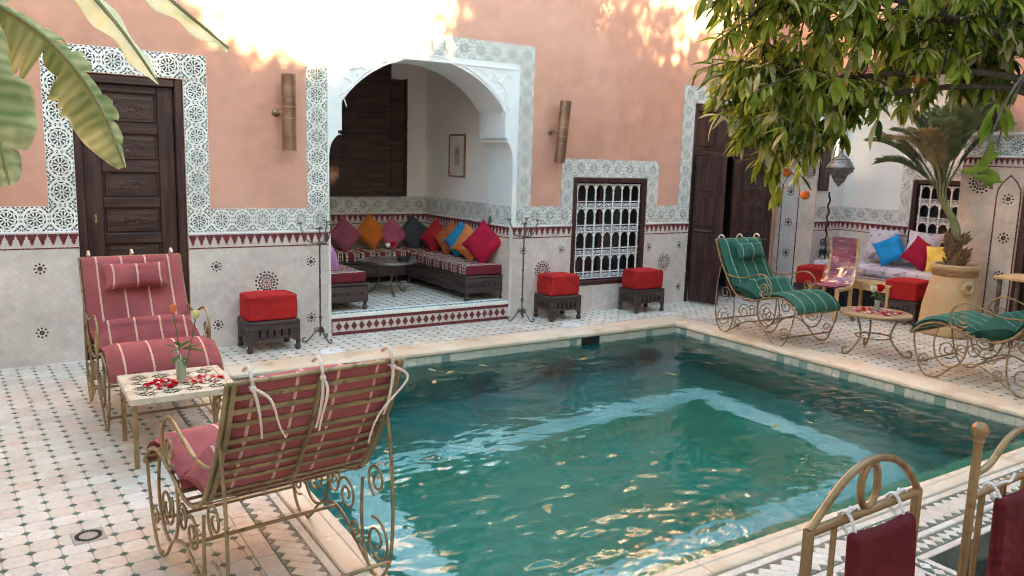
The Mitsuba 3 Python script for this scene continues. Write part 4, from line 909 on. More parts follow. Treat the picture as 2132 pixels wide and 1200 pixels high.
def rose(par, base, top, r, col, open_=0.0):
    b, tp = np.array(base, float), np.array(top, float)
    put(par, 'stem', tube(spl([b, b*.5+tp*.5+np.array([.006, .004, 0]), tp], 12), .0028, 6), 'm_stem')
    out = []
    for k in range(9):
        f = k/8; a = k*2.4; rr = r*(.35+.65*f); n = 7
        U, W = np.meshgrid(np.linspace(-1, 1, n), np.linspace(0, 1, n))
        ang = a+U*1.15; rad = rr*(.35+.65*np.sin(PI*np.clip(W*.62+.08, 0, 1)))*(1+open_*.4*W*f); h = r*2.3*W*(1-.12*U**2-.12*f)
        V = np.stack([tp[0]+rad*np.cos(ang), tp[1]+rad*np.sin(ang), tp[2]-r*.4+h], -1).reshape(-1, 3)
        out.append(tri(V, [[i*n+j, i*n+j+1, (i+1)*n+j+1, (i+1)*n+j] for i in range(n-1) for j in range(n-1)]))
    put(par, 'bloom', cat(*out), col, True)
    for k in range(4):
        a = k*PI/2+.4; V = np.array([[0, 0, 0], [.3, .25, .5], [.75, 0, .9], [.3, -.25, .5]])*r*1.2; m = tri(V, [[0, 1, 2, 3]]); m.apply_transform(tmat(*(tp-[0, 0, r*.5]), a)); put(par, 'sepal', m, 'm_rose_leaf')
def leaflet(par, base, tip, w, mat='m_rose_leaf'):
    put(par, 'leaf', leaf_mesh(np.array(base, float), np.array(tip, float), w), mat, True)
def leaf_mesh(b, t, w, up_=(0, 0, 1), n=6, curl=.18):
    d = t-b; L = np.linalg.norm(d); d = d/L; s = np.cross(d, up_); s /= np.linalg.norm(s)+1e-9; nn = np.cross(s, d)
    f = np.linspace(0, 1, n); wd = w*np.sin(PI*np.clip(f*.94+.03, 0, 1))**.85; mid = b+np.outer(f*L, d)-np.outer((f**2)*L*curl, nn)
    V = np.vstack([mid+np.outer(wd, s)+np.outer(wd*.35, nn), mid, mid-np.outer(wd, s)+np.outer(wd*.35, nn)])
    F = [[i, i+1, n+i+1, n+i] for i in range(n-1)]+[[n+i, n+i+1, 2*n+i+1, 2*n+i] for i in range(n-1)]
    return tri(V, F)
def vase(x, y, z, label, h, r):
    v = thing('flower_vase', label, 'vase')
    put(v, 'glass', xf(lathe([(0, .001), (r*.62, .001), (r*.66, .006), (r*.70, h*.3), (r*.8, h*.65), (r*.98, h*.95), (r, h)], 24), tmat(x, y, z)), 'm_glass', 40)
    put(v, 'base', xf(lathe([(0, .012), (r*.60, .012), (r*.64, .008), (r*.64, .002), (0, .002)], 20), tmat(x, y, z)), 'm_glass', 40)
    return v
# fretwork table between the red chaises
TZ = .372
ft = thing('side_table', 'square cream metal table with fretwork top between the red chaises', 'table')
tx0, tx1, ty0, ty1 = .485, 1.02, 4.215, 4.73
TM = tmat(0, 0, 0, 0)
for a, b, c_, d_ in ((tx0, tx1, ty0, ty0+.038), (tx0, tx1, ty1-.038, ty1), (tx0, tx0+.038, ty0+.039, ty1-.039), (tx1-.038, tx1, ty0+.039, ty1-.039)):
    put(ft, 'top_frame', bx(a, b, c_, d_, TZ-.034, TZ, .003), 'm_table_frame')
def fret_top():
    w, h = tx1-tx0-.078, ty1-ty0-.078; holes = []; n = 4
    for i in range(n):
        for j in range(n):
            cx, cy, p = (i+.5)*w/n, (j+.5)*h/n, w/n
            for k in range(4): holes.append(affinity.translate(affinity.rotate(Polygon([(.08*p, 0), (.24*p, .12*p), (.40*p, 0), (.24*p, -.12*p)]), 45+90*k, origin=(0, 0)), cx, cy))
            for k in range(4): holes.append(affinity.translate(affinity.rotate(Polygon([(.22*p, -.10*p), (.42*p, -.05*p), (.42*p, .05*p), (.22*p, .10*p), (.30*p, 0)]), 90*k, origin=(0, 0)), cx, cy))
            holes.append(Point(cx, cy).buffer(.05*p, 2))
    return extr(sbox(0, 0, w, h).difference(unary_union(holes).buffer(.0022, join_style=2)), .004, .002)
put(ft, 'fretwork', xf(fret_top(), tmat(tx0+.039, ty0+.039, TZ-.010)), 'm_table_frame'); put(ft, 'under_plate', bx(tx0+.04, tx1-.04, ty0+.04, ty1-.04, TZ-.030, TZ-.022), 'm_black')
for a in (tx0+.012, tx1-.036):
    for b in (ty0+.012, ty1-.036): put(ft, 'leg', bx(a, a+.024, b, b+.024, 0, TZ-.034, .003), 'm_gold_iron')
put(ft, 'stretcher', cat(rod((tx0+.024, ty0+.024, .16), (tx0+.024, ty1-.024, .16), .006), rod((tx1-.024, ty0+.024, .16), (tx1-.024, ty1-.024, .16), .006)), 'm_gold_iron')
for yy in (ty0+.03, ty1-.03): put(ft, 'scroll', tube(np.insert(spiral2(tx1-.085, TZ-.085, .048, .012, 0, 1.4, 26), 1, yy, 1), .006, 6), 'm_gold_iron', 60)
v = vase(.772, 4.45, TZ, 'slim glass vase with an orange and a pale yellow rose on the fretwork table', .215, .040)
put(v, 'water', xf(lathe([(0, .013), (.024, .013), (.028, .12), (0, .12)], 16), tmat(.772, 4.45, TZ)), 'm_vase_water', 40)
rose(v, (.772, 4.45, TZ+.02), (.738, 4.43, TZ+.395), .020, 'm_rose_orange'); rose(v, (.776, 4.447, TZ+.02), (.846, 4.40, TZ+.36), .022, 'm_rose_yellow')
for b, e in (((.770, 4.45, .55), (.70, 4.43, .60)), ((.770, 4.45, .55), (.715, 4.45, .545)), ((.77, 4.45, .56), (.74, 4.40, .62)), ((.775, 4.45, .55), (.86, 4.42, .585)), ((.775, 4.45, .55), (.89, 4.41, .555)), ((.775, 4.45, .56), (.83, 4.47, .60)), ((.77, 4.45, .52), (.72, 4.42, .49)), ((.775, 4.45, .51), (.80, 4.41, .47))): leaflet(v, b, e, .017)
petals(46, .655, 4.44, .095, TZ-.003, ['m_petal_red', 'm_petal_red', 'm_petal_red', 'm_petal_white'], 'red and white rose petals scattered left of the vase on the fretwork table', 1)
petals(50, .885, 4.45, .10, TZ-.003, ['m_petal_red', 'm_petal_pink', 'm_petal_white', 'm_petal_white'], 'pink, red and white rose petals scattered right of the vase on the fretwork table', 2)
# round table between the green chaises
rt = thing('round_table', 'round iron table with curled legs and rose petals between the green chaises', 'table')
rx, ry, rr_, RZ = 6.53, 4.06, .30, .372
put(rt, 'top', xf(lathe([(0, RZ), (rr_-.012, RZ), (rr_-.002, RZ-.004), (rr_, RZ-.014), (rr_-.004, RZ-.026), (rr_-.02, RZ-.028), (0, RZ-.028)], 48), tmat(rx, ry, 0)), 'm_table_wood', 40)
for k in range(3):
    a = math.radians(165+120*k); d = np.array([math.cos(a), math.sin(a)])
    pr = spl([(.20, .345), (.16, .25), (.145, .16), (.20, .07), (.265, .012), (.31, .006), (.33, .04), (.312, .068), (.29, .055)], 40)
    put(rt, 'leg', tube(np.c_[rx+pr[:, :1]*d[0], ry+pr[:, :1]*d[1], pr[:, 1:]], .0088, 7), 'm_gold_iron', 60)
    pr = spiral2(.245, .315, .028, .008, 1.6, -1.4, 22); put(rt, 'scroll', tube(np.c_[rx+pr[:, :1]*d[0], ry+pr[:, :1]*d[1], pr[:, 1:]], .006, 6), 'm_gold_iron', 60)
th = np.linspace(0, 2*PI, 33)[:-1]; put(rt, 'ring', tube(np.c_[rx+.15*np.cos(th), ry+.15*np.sin(th), 0*th+.15], .007, 6, closed=True), 'm_gold_iron', 60)
petals(90, rx+.01, ry, .20, RZ+.001, ['m_petal_red', 'm_petal_red', 'm_petal_pink', 'm_petal_white'], 'red and pink rose petals scattered on the round table', 3)
v = vase(rx+.01, ry+.0, RZ, 'glass vase with a white and a red rose on the round table', .17, .034)
put(v, 'water', xf(lathe([(0, .013), (.020, .013), (.0225, .10), (0, .10)], 16), tmat(rx+.01, ry, RZ)), 'm_vase_water', 40)
rose(v, (rx+.01, ry, RZ+.02), (rx-.022, ry+.03, RZ+.185), .028, 'm_petal_white', 1); rose(v, (rx+.012, ry, RZ+.02), (rx+.020, ry-.006, RZ+.195), .030, 'm_petal_red', 1)
for b, e in (((rx, ry, RZ+.16), (rx-.07, ry+.02, RZ+.15)), ((rx, ry, RZ+.16), (rx+.07, ry-.03, RZ+.15)), ((rx, ry, RZ+.15), (rx+.0, ry-.06, RZ+.12))): leaflet(v, b, e, .016)

# ---------------------------------------------------------------- garden chairs at the near right
def seat_parts(t, M, w, fr):
    put(t, 'seat_frame', cat(*[tube([(a, b, .43), (c_, d_, .43)], .011, 8) for a, b, c_, d_ in ((0, 0, w, 0), (0, -.42, w, -.42), (0, 0, 0, -.42), (w, 0, w, -.42))]), fr, 60, M=M)
    for a, b in ((0, -.42), (w, -.42)): put(t, 'front_leg', rod((a, b, 0), (a, b, .43), .013), fr, 60, M=M)
    put(t, 'seat_cushion', rbox(.01, w-.01, -.43, -.02, .435, .49, .024), 'm_maroon', 40, M=M)
def back_cushion(t, M, x0, x1, z0, z1):
    m = rbox(0, x1-x0, 0, .034, 0, z1-z0, .0165, 5); m = m.subdivide_to_size(.05); v = m.vertices
    v[:, 0] += .006*np.sin(v[:, 2]*9); v[:, 1] += .010*np.sin(v[:, 0]*17)*np.sin(v[:, 2]*8)-.02*(z1-z0-v[:, 2]); v[:, 2] += -.014*np.exp(-((v[:, 0]-.13)/.10)**2)*(v[:, 2] > (z1-z0)*.6)
    m.apply_translation((x0, -.050, z0)); put(t, 'back_cushion', m, 'm_maroon', True, M=M)
g1 = thing('garden_chair', 'gold iron chair with an arched back and oval ring, maroon cushion tied on', 'chair', 'garden chairs at the near right')
M1 = tmat(1.392, .965, 0, math.radians(1.5)); W1 = .425
for a in (0, W1): put(g1, 'back_post', rod((a, 0, 0), (a, 0, .852), .0118, 10), 'm_gold_bright', 60, M=M1)
put(g1, 'cross_bar', rod((0, 0, .846), (W1, 0, .846), .0108, 10), 'm_gold_bright', 60, M=M1)
put(g1, 'arch', tube(spl([(0, 0, .850), (.05, 0, .893), (.125, 0, .945), (.215, 0, .966), (.305, 0, .950), (.375, 0, .905), (W1, 0, .850)], 40), .0092, 9), 'm_gold_bright', 60, M=M1)
th = np.linspace(0, 2*PI, 41)[:-1]; put(g1, 'oval_ring', tube(np.c_[.212+.033*np.cos(th), 0*th, .907+.052*np.sin(th)], .0085, 9, closed=True), 'm_gold_bright', 60, M=M1)
put(g1, 'slat', cat(*[rod((a, 0, .45), (a, 0, .84), .0065) for a in (.092,)]), 'm_gold_bright', 60, M=M1)
back_cushion(g1, M1, .105, .345, .46, .832)
for a in (.125, .315):
    put(g1, 'cord', cat(tube(spl([(a, -.030, .825), (a, -.018, .852), (a+.004, .0, .864), (a+.006, .017, .848), (a+.004, .004, .826), (a, -.026, .815)], 26), .0042, 6), tube(spl([(a, -.01, .865), (a-.012, -.02, .885), (a-.020, -.02, .872)], 10), .0036, 6), tube(spl([(a, -.01, .866), (a+.010, -.02, .880), (a+.018, -.022, .874)], 10), .0036, 6)), 'm_lid', 60, M=M1)
seat_parts(g1, M1, W1, 'm_gold_bright')
g2 = thing('garden_chair', 'gold iron chair with a ball topped post and curved top rail at the right edge', 'chair', 'garden chairs at the near right')
M2 = tmat(1.962, .92, 0, math.radians(2)); W2 = .46
for a in (0, W2):
    put(g2, 'back_post', cat(rod((a, 0, 0), (a, 0, .985), .0110, 12)), 'm_gold_bright', 60, M=M2)
    put(g2, 'ball_finial', xf(lathe([(0, .028), (.011, .026), (.0185, .016), (.0195, .006), (.017, -.006), (.013, -.012), (.0155, -.017), (.0155, -.021), (0, -.022)], 20), tmat(a, 0, .985)), 'm_gold_bright', 60, M=M2)
put(g2, 'cross_bar', rod((0, 0, .820), (W2, 0, .820), .0085, 10), 'm_gold_bright', 60, M=M2)
put(g2, 'top_rail', tube(spl([(.008, 0, .880), (.06, 0, .886), (.105, 0, .908), (.15, 0, .938), (.20, 0, .952), (.23, 0, .953), (.26, 0, .952), (.31, 0, .938), (.355, 0, .908), (.40, 0, .886), (.452, 0, .880)], 50), .0085, 9), 'm_gold_bright', 60, M=M2)
put(g2, 'slat', cat(*[rod((a, 0, .45), (a, 0, .815), .0075) for a in (.055, .17, .29, .405)]), 'm_gold_bright', 60, M=M2)
back_cushion(g2, M2, .072, .40, .46, .815)
put(g2, 'cord', cat(*[tube(spl([(a, -.030, .81), (a, -.016, .832), (a+.004, .0, .838), (a+.006, .014, .822), (a, -.02, .806)], 22), .004, 6) for a in (.085, .37)], tube(spl([(.085, -.012, .835), (.10, -.03, .85), (.13, -.03, .845), (.15, -.03, .862)], 16), .0034, 6)), 'm_lid', 60, M=M2)
seat_parts(g2, M2, W2, 'm_gold_bright')

# ---------------------------------------------------------------- poufs on carved stands
def pouf(x, y, rz, label, w=.425, d=.335, group='red cushioned stools along the walls', zt=0):
    t = thing('stool', label, 'stool', group); M = tmat(x, y, zt, rz)
    put(t, 'top_board', bx(-w/2, w/2, -d/2, d/2, .228, .258, .005), 'm_stand_wood', M=M)
    for s in (-1, 1):
        for (L, ax) in ((w, 0), (d, 1)):
            hs = [sbox(-L*.28+k*L*.14-.009, .0, -L*.28+k*L*.14+.009, .05) for k in range(5)]+[Point(-L*.28+k*L*.14, .05).buffer(.009, 3) for k in range(5)]
            ap = Polygon([(-L/2+.01, .10), (L/2-.01, .10), (L/2-.01, -.045), (L/2-.05, -.045), (L/2-.09, -.02), (-L/2+.09, -.02), (-L/2+.05, -.045), (-L/2+.01, -.045)]).difference(unary_union(hs))
            A = wallM((0, -s*(d/2-.012), .128), (s, 0, 0)) if ax == 0 else wallM((s*(w/2-.012), 0, .128), (0, s, 0))
            put(t, 'apron', xf(extr(ap, .012, 0), A), 'm_stand_wood', M=M)
    put(t, 'lining', bx(-w/2+.02, w/2-.02, -d/2+.02, d/2-.02, .11, .226), 'm_black', M=M)
    for sx in (-1, 1):
        for sy in (-1, 1):
            put(t, 'leg', cat(bx(sx*(w/2-.016)-.015, sx*(w/2-.016)+.015, sy*(d/2-.016)-.015, sy*(d/2-.016)+.015, .05, .228, .003), xf(lathe([(0, .0), (.014, .001), (.024, .013), (.026, .025), (.021, .040), (.013, .050), (.016, .056), (0, .058)], 14), tmat(sx*(w/2-.018), sy*(d/2-.018), 0))), 'm_stand_wood', 40, M=M)
    c_ = rbox(-w/2+.018, w/2-.018, -d/2+.018, d/2-.018, .258, .462, .022, 5).subdivide_to_size(.045); v = c_.vertices
    v[:, 2] += np.where(v[:, 2] > .4, .014*(1-(v[:, 0]/(w/2))**2)*(1-(v[:, 1]/(d/2))**2)+.006*(meshkit.noise(np.c_[v[:, :2]*9+x*3, v[:, :1]*0])-.5), 0)
    v[:, :2] *= 1+(.03*np.sin((v[:, 2:]-.258)/.2*PI))+.012*(meshkit.noise(np.c_[v*14+y])[:, None]-.5)
    put(t, 'cushion', c_, 'm_pouf_red', True, M=M)
    for zz in (.449, .274):
        a_, b_ = w/2-.021, d/2-.021; pp = np.array([(x_*a_, y_*b_, zz+.004*k_) for x_, y_, k_ in ((-1, -.9, 0), (-.5, -1.0, 1), (.5, -1.0, 1), (1, -.9, 0), (1, .9, 0), (.5, 1.0, 1), (-.5, 1.0, 1), (-1, .9, 0))])
        put(t, 'piping', tube(spl(pp, 60, True)[:-1], .0042, 6, closed=True), 'm_pouf_red', True, M=M)
pouf(1.835, 6.545, 0, 'red cushioned stool on dark carved stand, left of the tiled step', .43, .335)
pouf(4.845, 6.568, 0, 'red cushioned stool under the left side of the grille window', .385, .315)
pouf(5.985, 6.535, 0, 'red cushioned stool under the right side of the grille window', .415, .30)
pouf(8.28, 5.95, .2, 'red cushioned stool behind the plastic wrapped chair', .42, .40)
pouf(8.25, 4.78, .1, 'red cushioned stool half hidden behind the clay pot', .40, .38)

# ---------------------------------------------------------------- iron candle stands
def candle_stand(x, y, label, rot):
    t = thing('candle_stand', label, 'candle stand', 'tall iron candle stands beside the step')
    put(t, 'pole', cat(rod((x, y, .055), (x, y, .93), .0078, 10), *[xf(lathe([(0, .014), (.012, .012), (.017, 0), (.012, -.012), (0, -.014)], 12), tmat(x, y, z)) for z in (.09, .22, .86)]), 'm_dark_iron', 40)
    for k in range(3):
        a = rot+k*2*PI/3; d = np.array([math.cos(a), math.sin(a)])
        f = lambda pr: np.c_[x+pr[:, :1]*d[0], y+pr[:, :1]*d[1], pr[:, 1:]]
        put(t, 'foot', cat(tube(f(spl([(.0, .095), (.03, .105), (.055, .08), (.09, .035), (.125, .010), (.150, .018), (.148, .042), (.130, .038)], 30)), .0062, 6), tube(f(spiral2(.032, .105, .026, .007, 3.1, -1.3, 20)), .005, 6)), 'm_dark_iron', 40)
        put(t, 'arm', cat(tube(f(spl([(.0, .872), (.05, .868), (.10, .89), (.135, .95), (.155, 1.0), (.165, 1.03)], 24)), .0055, 6), xf(lathe([(0, 0), (.020, .002), (.026, .012), (.024, .013), (.018, .005), (0, .004)], 14), tmat(*(np.array([x, y])+.166*d), 1.03))), 'm_dark_iron', 40)
    put(t, 'cup', cat(rod((x, y, .93), (x, y, .985), .0055), xf(lathe([(0, 0), (.026, .002), (.034, .014), (.031, .015), (.024, .005), (0, .004)], 14), tmat(x, y, .985))), 'm_dark_iron', 40)
    for a, b, c_, e in ((.03, .84, .03, .90),): put(t, 'bracket', tube([(x-.0, y-.012, .86), (x+.045, y-.012, .86), (x+.045, y-.012, .92), (x, y-.012, .92)], .004, 6), 'm_dark_iron')
candle_stand(2.287, 6.565, 'tall dark iron candle stand left of the tiled step', math.radians(168))
candle_stand(4.420, 6.600, 'tall dark iron candle stand right of the tiled step', math.radians(170))

# ---------------------------------------------------------------- wall lamps, picture
def sconce(u, v, label, tilt):
    t = thing('wall_lamp', label, 'wall lamp', 'copper tube lamps on the pink wall'); M = BM @ tmat(u, v, 0) @ np.array([[math.cos(tilt), -math.sin(tilt), 0, 0], [math.sin(tilt), math.cos(tilt), 0, 0], [0, 0, 1, 0], [0, 0, 0, 1.0]])
    rr = .056
    oc = [(rr*math.cos(a), rr*math.sin(a)) for a in np.arange(16)*PI/8]
    sh_ = Polygon(oc).difference(affinity.scale(Polygon(oc), .93, .93)); A = np.array([[1, 0, 0, 0], [0, 0, 1, 0], [0, -1, 0, .115], [0, 0, 0, 1.0]])
    put(t, 'shade', xf(extr(sh_, .62, -.31), A), 'm_copper', 30, M=M)
    for z in (.045, -.045): put(t, 'band', xf(extr(Point(0, 0).buffer(rr+.003, 8).difference(Point(0, 0).buffer(rr-.003, 8)), .007, z-.0035), A), 'm_brass', 30, M=M)
    put(t, 'wall_plate', xf(lathe([(0, .016), (.02, .015), (.032, .008), (.036, 0)], 20), tmat(-.075, 0, 0)), 'm_copper', 40, M=M)
    put(t, 'arm', cat(rod((-.075, 0, .01), (-.06, 0, .115), .012), rod((-.06, 0, .115), (-.04, 0, .115), .012)), 'm_brass', 40, M=M)
    put(t, 'lamp_holder', xf(extr(Point(0, 0).buffer(rr-.006, 8), .04, -.02), A), 'm_black', M=M)
sconce(2.057, 1.952, 'octagonal copper tube lamp on pink wall between door and arch', 0.0)
sconce(4.868, 1.918, 'leaning copper tube lamp on pink wall right of the arch', math.radians(-5))
pc = thing('framed_picture', 'narrow framed picture of an arched tower on the alcove wall', 'picture'); PM = SM @ tmat(-7.972, 1.655, 0)
put(pc, 'mount', bx(-.17, .17, -.225, .225, .0, .010), 'm_paper', M=PM)
for a in ((-.185, .185, .222, .240), (-.185, .185, -.240, -.222), (-.185, -.168, -.221, .221), (.168, .185, -.221, .221)): put(pc, 'frame', bx(*a, 0, .022, .003), 'm_frame_wood', M=PM)
put(pc, 'print', cat(extr(sbox(-.06, -.12, .06, .11), .0008, .0101), ), 'm_frieze_pale', M=PM)
put(pc, 'drawing', cat(extr(Polygon([(-.045, .02), (.045, .02), (.05, .055), (.03, .085), (-.03, .085), (-.05, .055)]), .0006, .011), *[extr(sbox(a-.006, -.11, a+.006, .02), .0006, .011) for a in (-.03, 0, .03)]), 'm_print', M=PM)
wl_ = thing('small_lamp', 'small dark lamp on the alcove wall above the crimson cushion', 'lamp'); put(wl_, 'shade', xf(lathe([(0, .05), (.02, .05), (.035, -.03), (.03, -.03), (0, -.02)], 14), tmat(AX1-.05, 7.13, .985)), 'm_dark_iron', 40); put(wl_, 'bracket', rod((AX1, 7.13, .99), (AX1-.05, 7.13, 1.02), .006), 'm_dark_iron')

# ---------------------------------------------------------------- alcove sofas
def mattress(t, x0, x1, y0, y1, z0, z1, along):
    m = rbox(x0, x1, y0, y1, z0, z1, .022, 3).subdivide_to_size(.06); v = m.vertices
    uv = np.c_[v[:, 1] if along == 'y' else v[:, 0], (v[:, 0] if along == 'y' else v[:, 1])+v[:, 2]]
    v[:, 2] += np.where(v[:, 2] > z1-.03, .010*(meshkit.noise(v*[6, 6, 0]+3)-.5), 0)
    put(t, 'mattress', m, 'm_kilim', True, uv=uv)
def sofa(label, x0, x1, y0, y1, along, fr):
    t = thing('sofa', label, 'sofa', 'low dark wood sofas in the alcove'); z = AF
    b0, b1 = z+.08, z+.235
    put(t, 'base', bx(x0, x1, y0, y1, b0, b1, .006), 'm_stand_wood')
    put(t, 'lip', bx(x0-.008, x1+.008, y0-.008, y1+.008, b1+.001, b1+.022, .004), 'm_stand_wood')
    for a in (x0+.025, x1-.025):
        for b in (y0+.025, y1-.025): put(t, 'foot', xf(lathe([(0, 0), (.018, .002), (.028, .02), (.026, .035), (.014, .05), (.02, .065), (.022, .079), (0, .08)], 12), tmat(a, b, z)), 'm_stand_wood', 40)
    if fr: put(t, 'carving', cat(*[extr(Polygon([(-.012, 0), (0, -.018), (.012, 0), (0, .018)]), .006, 0).apply_transform(wallM((x0+.06+k*(x1-x0-.12)/5, y0, b0+.08), (1, 0, 0))) for k in range(6)]), 'm_black')
    mattress(t, x0+.01, x1-.01, y0+.015, y1-.01, b1+.023, b1+.125, along)
    return t
sofa('kilim covered sofa along the right wall of the alcove', 3.905, 4.375, 6.86, 8.26, 'y', True)
sofa('kilim covered sofa along the end wall of the alcove', 2.25, 4.37, 8.28, 8.765, 'x', False)
sofa('kilim covered sofa end at the left jamb of the alcove', 2.05, 2.86, 6.87, 8.0, 'y', True)
def cushion(x, y, z, s, face, rot, col, label, lean=.25, th=.13, cat_='cushion', group=None, mat=None, seed=1):
    """square cushion standing on a corner or an edge; face: the direction it looks, rot: turn in its own plane"""
    k = thing('cushion', label, cat_, group); m, uv = pillow(s, s, th, 14, seed)
    f = np.array([math.cos(face)*math.cos(lean), math.sin(face)*math.cos(lean), math.sin(lean)]); r_ = np.cross([0, 0, 1.0], f); r_ /= np.linalg.norm(r_); u_ = np.cross(f, r_)
    A = np.eye(4); c_, n_ = math.cos(rot), math.sin(rot); A[:3, 0] = c_*r_+n_*u_; A[:3, 1] = -n_*r_+c_*u_; A[:3, 2] = f; A[:3, 3] = (x, y, z)
    put(k, '', xf(m, A), mat or 'm_c_'+col, True, uv=uv)
S = .315; Q = PI/4; W_ = -PI/2
CZ = AF+.235+.125+S*.66
cushion(3.295, 8.60, .72, .33, W_, Q, 'mauve', 'mauve cushion leftmost on the end wall sofa', seed=1); cushion(3.62, 8.62, .745, .33, W_, Q+.06, 'orange', 'orange cushion on the end wall sofa', seed=2)
cushion(3.885, 8.60, .72, .32, W_, Q-.08, 'pink', 'pink cushion on the end wall sofa', seed=3); cushion(4.155, 8.58, .72, .35, W_-.35, Q+.1, 'slate', 'dark grey cushion in the alcove corner', seed=4)
cushion(4.26, 8.24, .715, .33, PI+.45, Q+.12, 'red', 'deep red cushion next to the dark one', seed=5); cushion(4.27, 7.92, .72, .32, PI+.35, Q, 'rust', 'rust orange cushion between red and blue ones', seed=6)
cushion(4.262, 7.66, .725, .32, PI+.35, Q+.05, 'blue', 'teal blue cushion half hidden behind an apricot one', seed=7); cushion(4.25, 7.42, .72, .32, PI+.5, Q+.3, 'apricot', 'apricot cushion leaning on the teal one', seed=8)
cushion(4.235, 7.10, .755, .37, PI+.55, Q+.12, 'crimson', 'large crimson cushion nearest on the right sofa', seed=9)
cushion(2.60, 7.22, .66, .36, -.5, .5, 'lilac', 'lilac cushion on the left sofa behind the jamb', lean=.4, seed=10)
tt = thing('tray_table', 'round metal tray table with curled iron legs in the alcove', 'table'); tx, ty, tz = 3.40, 7.62, .535
put(tt, 'tray', xf(lathe([(0, 0), (.285, 0), (.30, .016), (.306, .017), (.300, -.006), (0, -.008)], 40), tmat(tx, ty, tz)), 'm_tray', 40)
for k in range(3):
    a = -1.75+k*2*PI/3; d = np.array([math.cos(a), math.sin(a)]); f = lambda pr: np.c_[tx+pr[:, :1]*d[0], ty+pr[:, :1]*d[1], pr[:, 1:]]
    put(tt, 'leg', cat(tube(f(spl([(.22, tz-.01), (.15, tz-.10), (.11, .36), (.13, .28), (.19, .21), (.23, .197), (.245, .22), (.225, .235)], 30)), .007, 6), tube(f(np.array([(.15, tz-.06), (.18, tz-.11), (.15, tz-.16), (.12, tz-.11), (.15, tz-.06)])), .005, 5)), 'm_dark_iron', 40)
th = np.linspace(0, 2*PI, 29)[:-1]; put(tt, 'ring', tube(np.c_[tx+.14*np.cos(th), ty+.14*np.sin(th), 0*th+.30], .006, 6, closed=True), 'm_dark_iron', 40)
ah = thing('ashtray', 'round black ashtray on the metal tray table', 'ashtray'); put(ah, 'bowl', xf(lathe([(0, .008), (.045, .012), (.062, .045), (.068, .045), (.060, .0), (0, .0)], 20), tmat(tx+.14, ty-.06, tz+.001)), 'm_black', 40)
v = vase(tx+.0, ty-.04, tz+.001, 'small glass with a white and a red rose on the metal tray table', .12, .026); rose(v, (tx, ty-.04, tz+.02), (tx-.035, ty-.05, tz+.16), .022, 'm_petal_white', 1); rose(v, (tx, ty-.04, tz+.02), (tx+.025, ty-.05, tz+.17), .022, 'm_petal_red', 1); leaflet(v, (tx, ty-.04, tz+.10), (tx+.05, ty-.06, tz+.12), .015)

# ---------------------------------------------------------------- things in the recess
sf = thing('recess_sofa', 'sofa with a white flowered mattress in the recess', 'sofa')
put(sf, 'base', bx(8.44, 8.93, 4.45, 6.13, 0, .27), 'm_black'); put(sf, 'front', bx(8.412, 8.429, 4.45, 6.13, .27, .41, .003), 'm_sofa_front'); put(sf, 'box', bx(8.43, 8.93, 4.45, 6.13, .271, .41), 'm_sofa_front')
m = rbox(8.40, 8.935, 4.45, 6.13, .412, .525, .045, 4).subdivide_to_size(.09); m.vertices[:, 2] += .018*(meshkit.noise(m.vertices*5)-.5); put(sf, 'mattress', m, 'm_floral', True)
cushion(8.80, 5.49, .755, .40, PI, .02, '', 'large white flowered cushion left on the recess sofa', .3, .17, mat='m_floral', seed=11); cushion(8.81, 4.99, .765, .40, PI+.1, -.03, '', 'large white flowered cushion right on the recess sofa', .3, .17, mat='m_floral', seed=12)
cushion(8.66, 5.29, .715, .31, PI+.35, Q-.28, 'skyblue', 'bright blue cushion on the recess sofa', .35, seed=13); cushion(8.68, 4.94, .715, .31, PI+.3, Q+.25, 'wine', 'wine red cushion on the recess sofa', .3, .10, seed=14); cushion(8.62, 4.67, .69, .30, PI+.3, .1, 'yellow', 'yellow cushion behind the palm stump', .3, seed=15)
# chair wrapped in plastic film
wc = thing('wrapped_chair', 'light wood chair with red sling seat wrapped in clear plastic film', 'chair')
WM = tmat(7.86, 5.35, 0, math.radians(12)); hw = .15
BK = [(.0, .885), (.03, .78), (.045, .66), (.015, .52), (-.03, .40), (-.055, .33), (-.05, .2), (-.02, .0)]
for s in (-1, 1):
    c2 = spl(BK, 28)
    put(wc, 'back_post', cat(tube(np.c_[c2[:, 0], np.full(28, s*hw), c2[:, 1]], .021, 4)), 'm_light_wood', M=WM)
    put(wc, 'front_leg', bx(-.44, -.40, s*hw-.018, s*hw+.018, 0, .36, .004), 'm_light_wood', M=WM); put(wc, 'seat_rail', bx(-.44, -.04, s*hw-.016, s*hw+.016, .325, .36, .004), 'm_light_wood', M=WM)
c2 = spl([(.0, .875), (.03, .78), (.045, .66), (.015, .52), (-.03, .41), (-.10, .365), (-.25, .37), (-.43, .372)], 30)
put(wc, 'sling', tri(np.vstack([np.c_[c2[:, 0]-.004, np.full(30, -hw+.018), c2[:, 1]+.008], np.c_[c2[:, 0]-.004, np.full(30, hw-.018), c2[:, 1]+.008]]), [[i, i+1, 31+i, 30+i] for i in range(29)]), 'm_c_mauve', True, M=WM)
yy, ss = np.meshgrid(np.linspace(-1, 1, 18), np.linspace(0, 1, 30)); prof = np.stack([np.interp(ss, np.linspace(0, 1, 30), c2[:, 0]), np.interp(ss, np.linspace(0, 1, 30), c2[:, 1])], -1)
wr = meshkit.fbm(np.stack([yy*2, ss*9, 0*ss], -1), 3)*.03
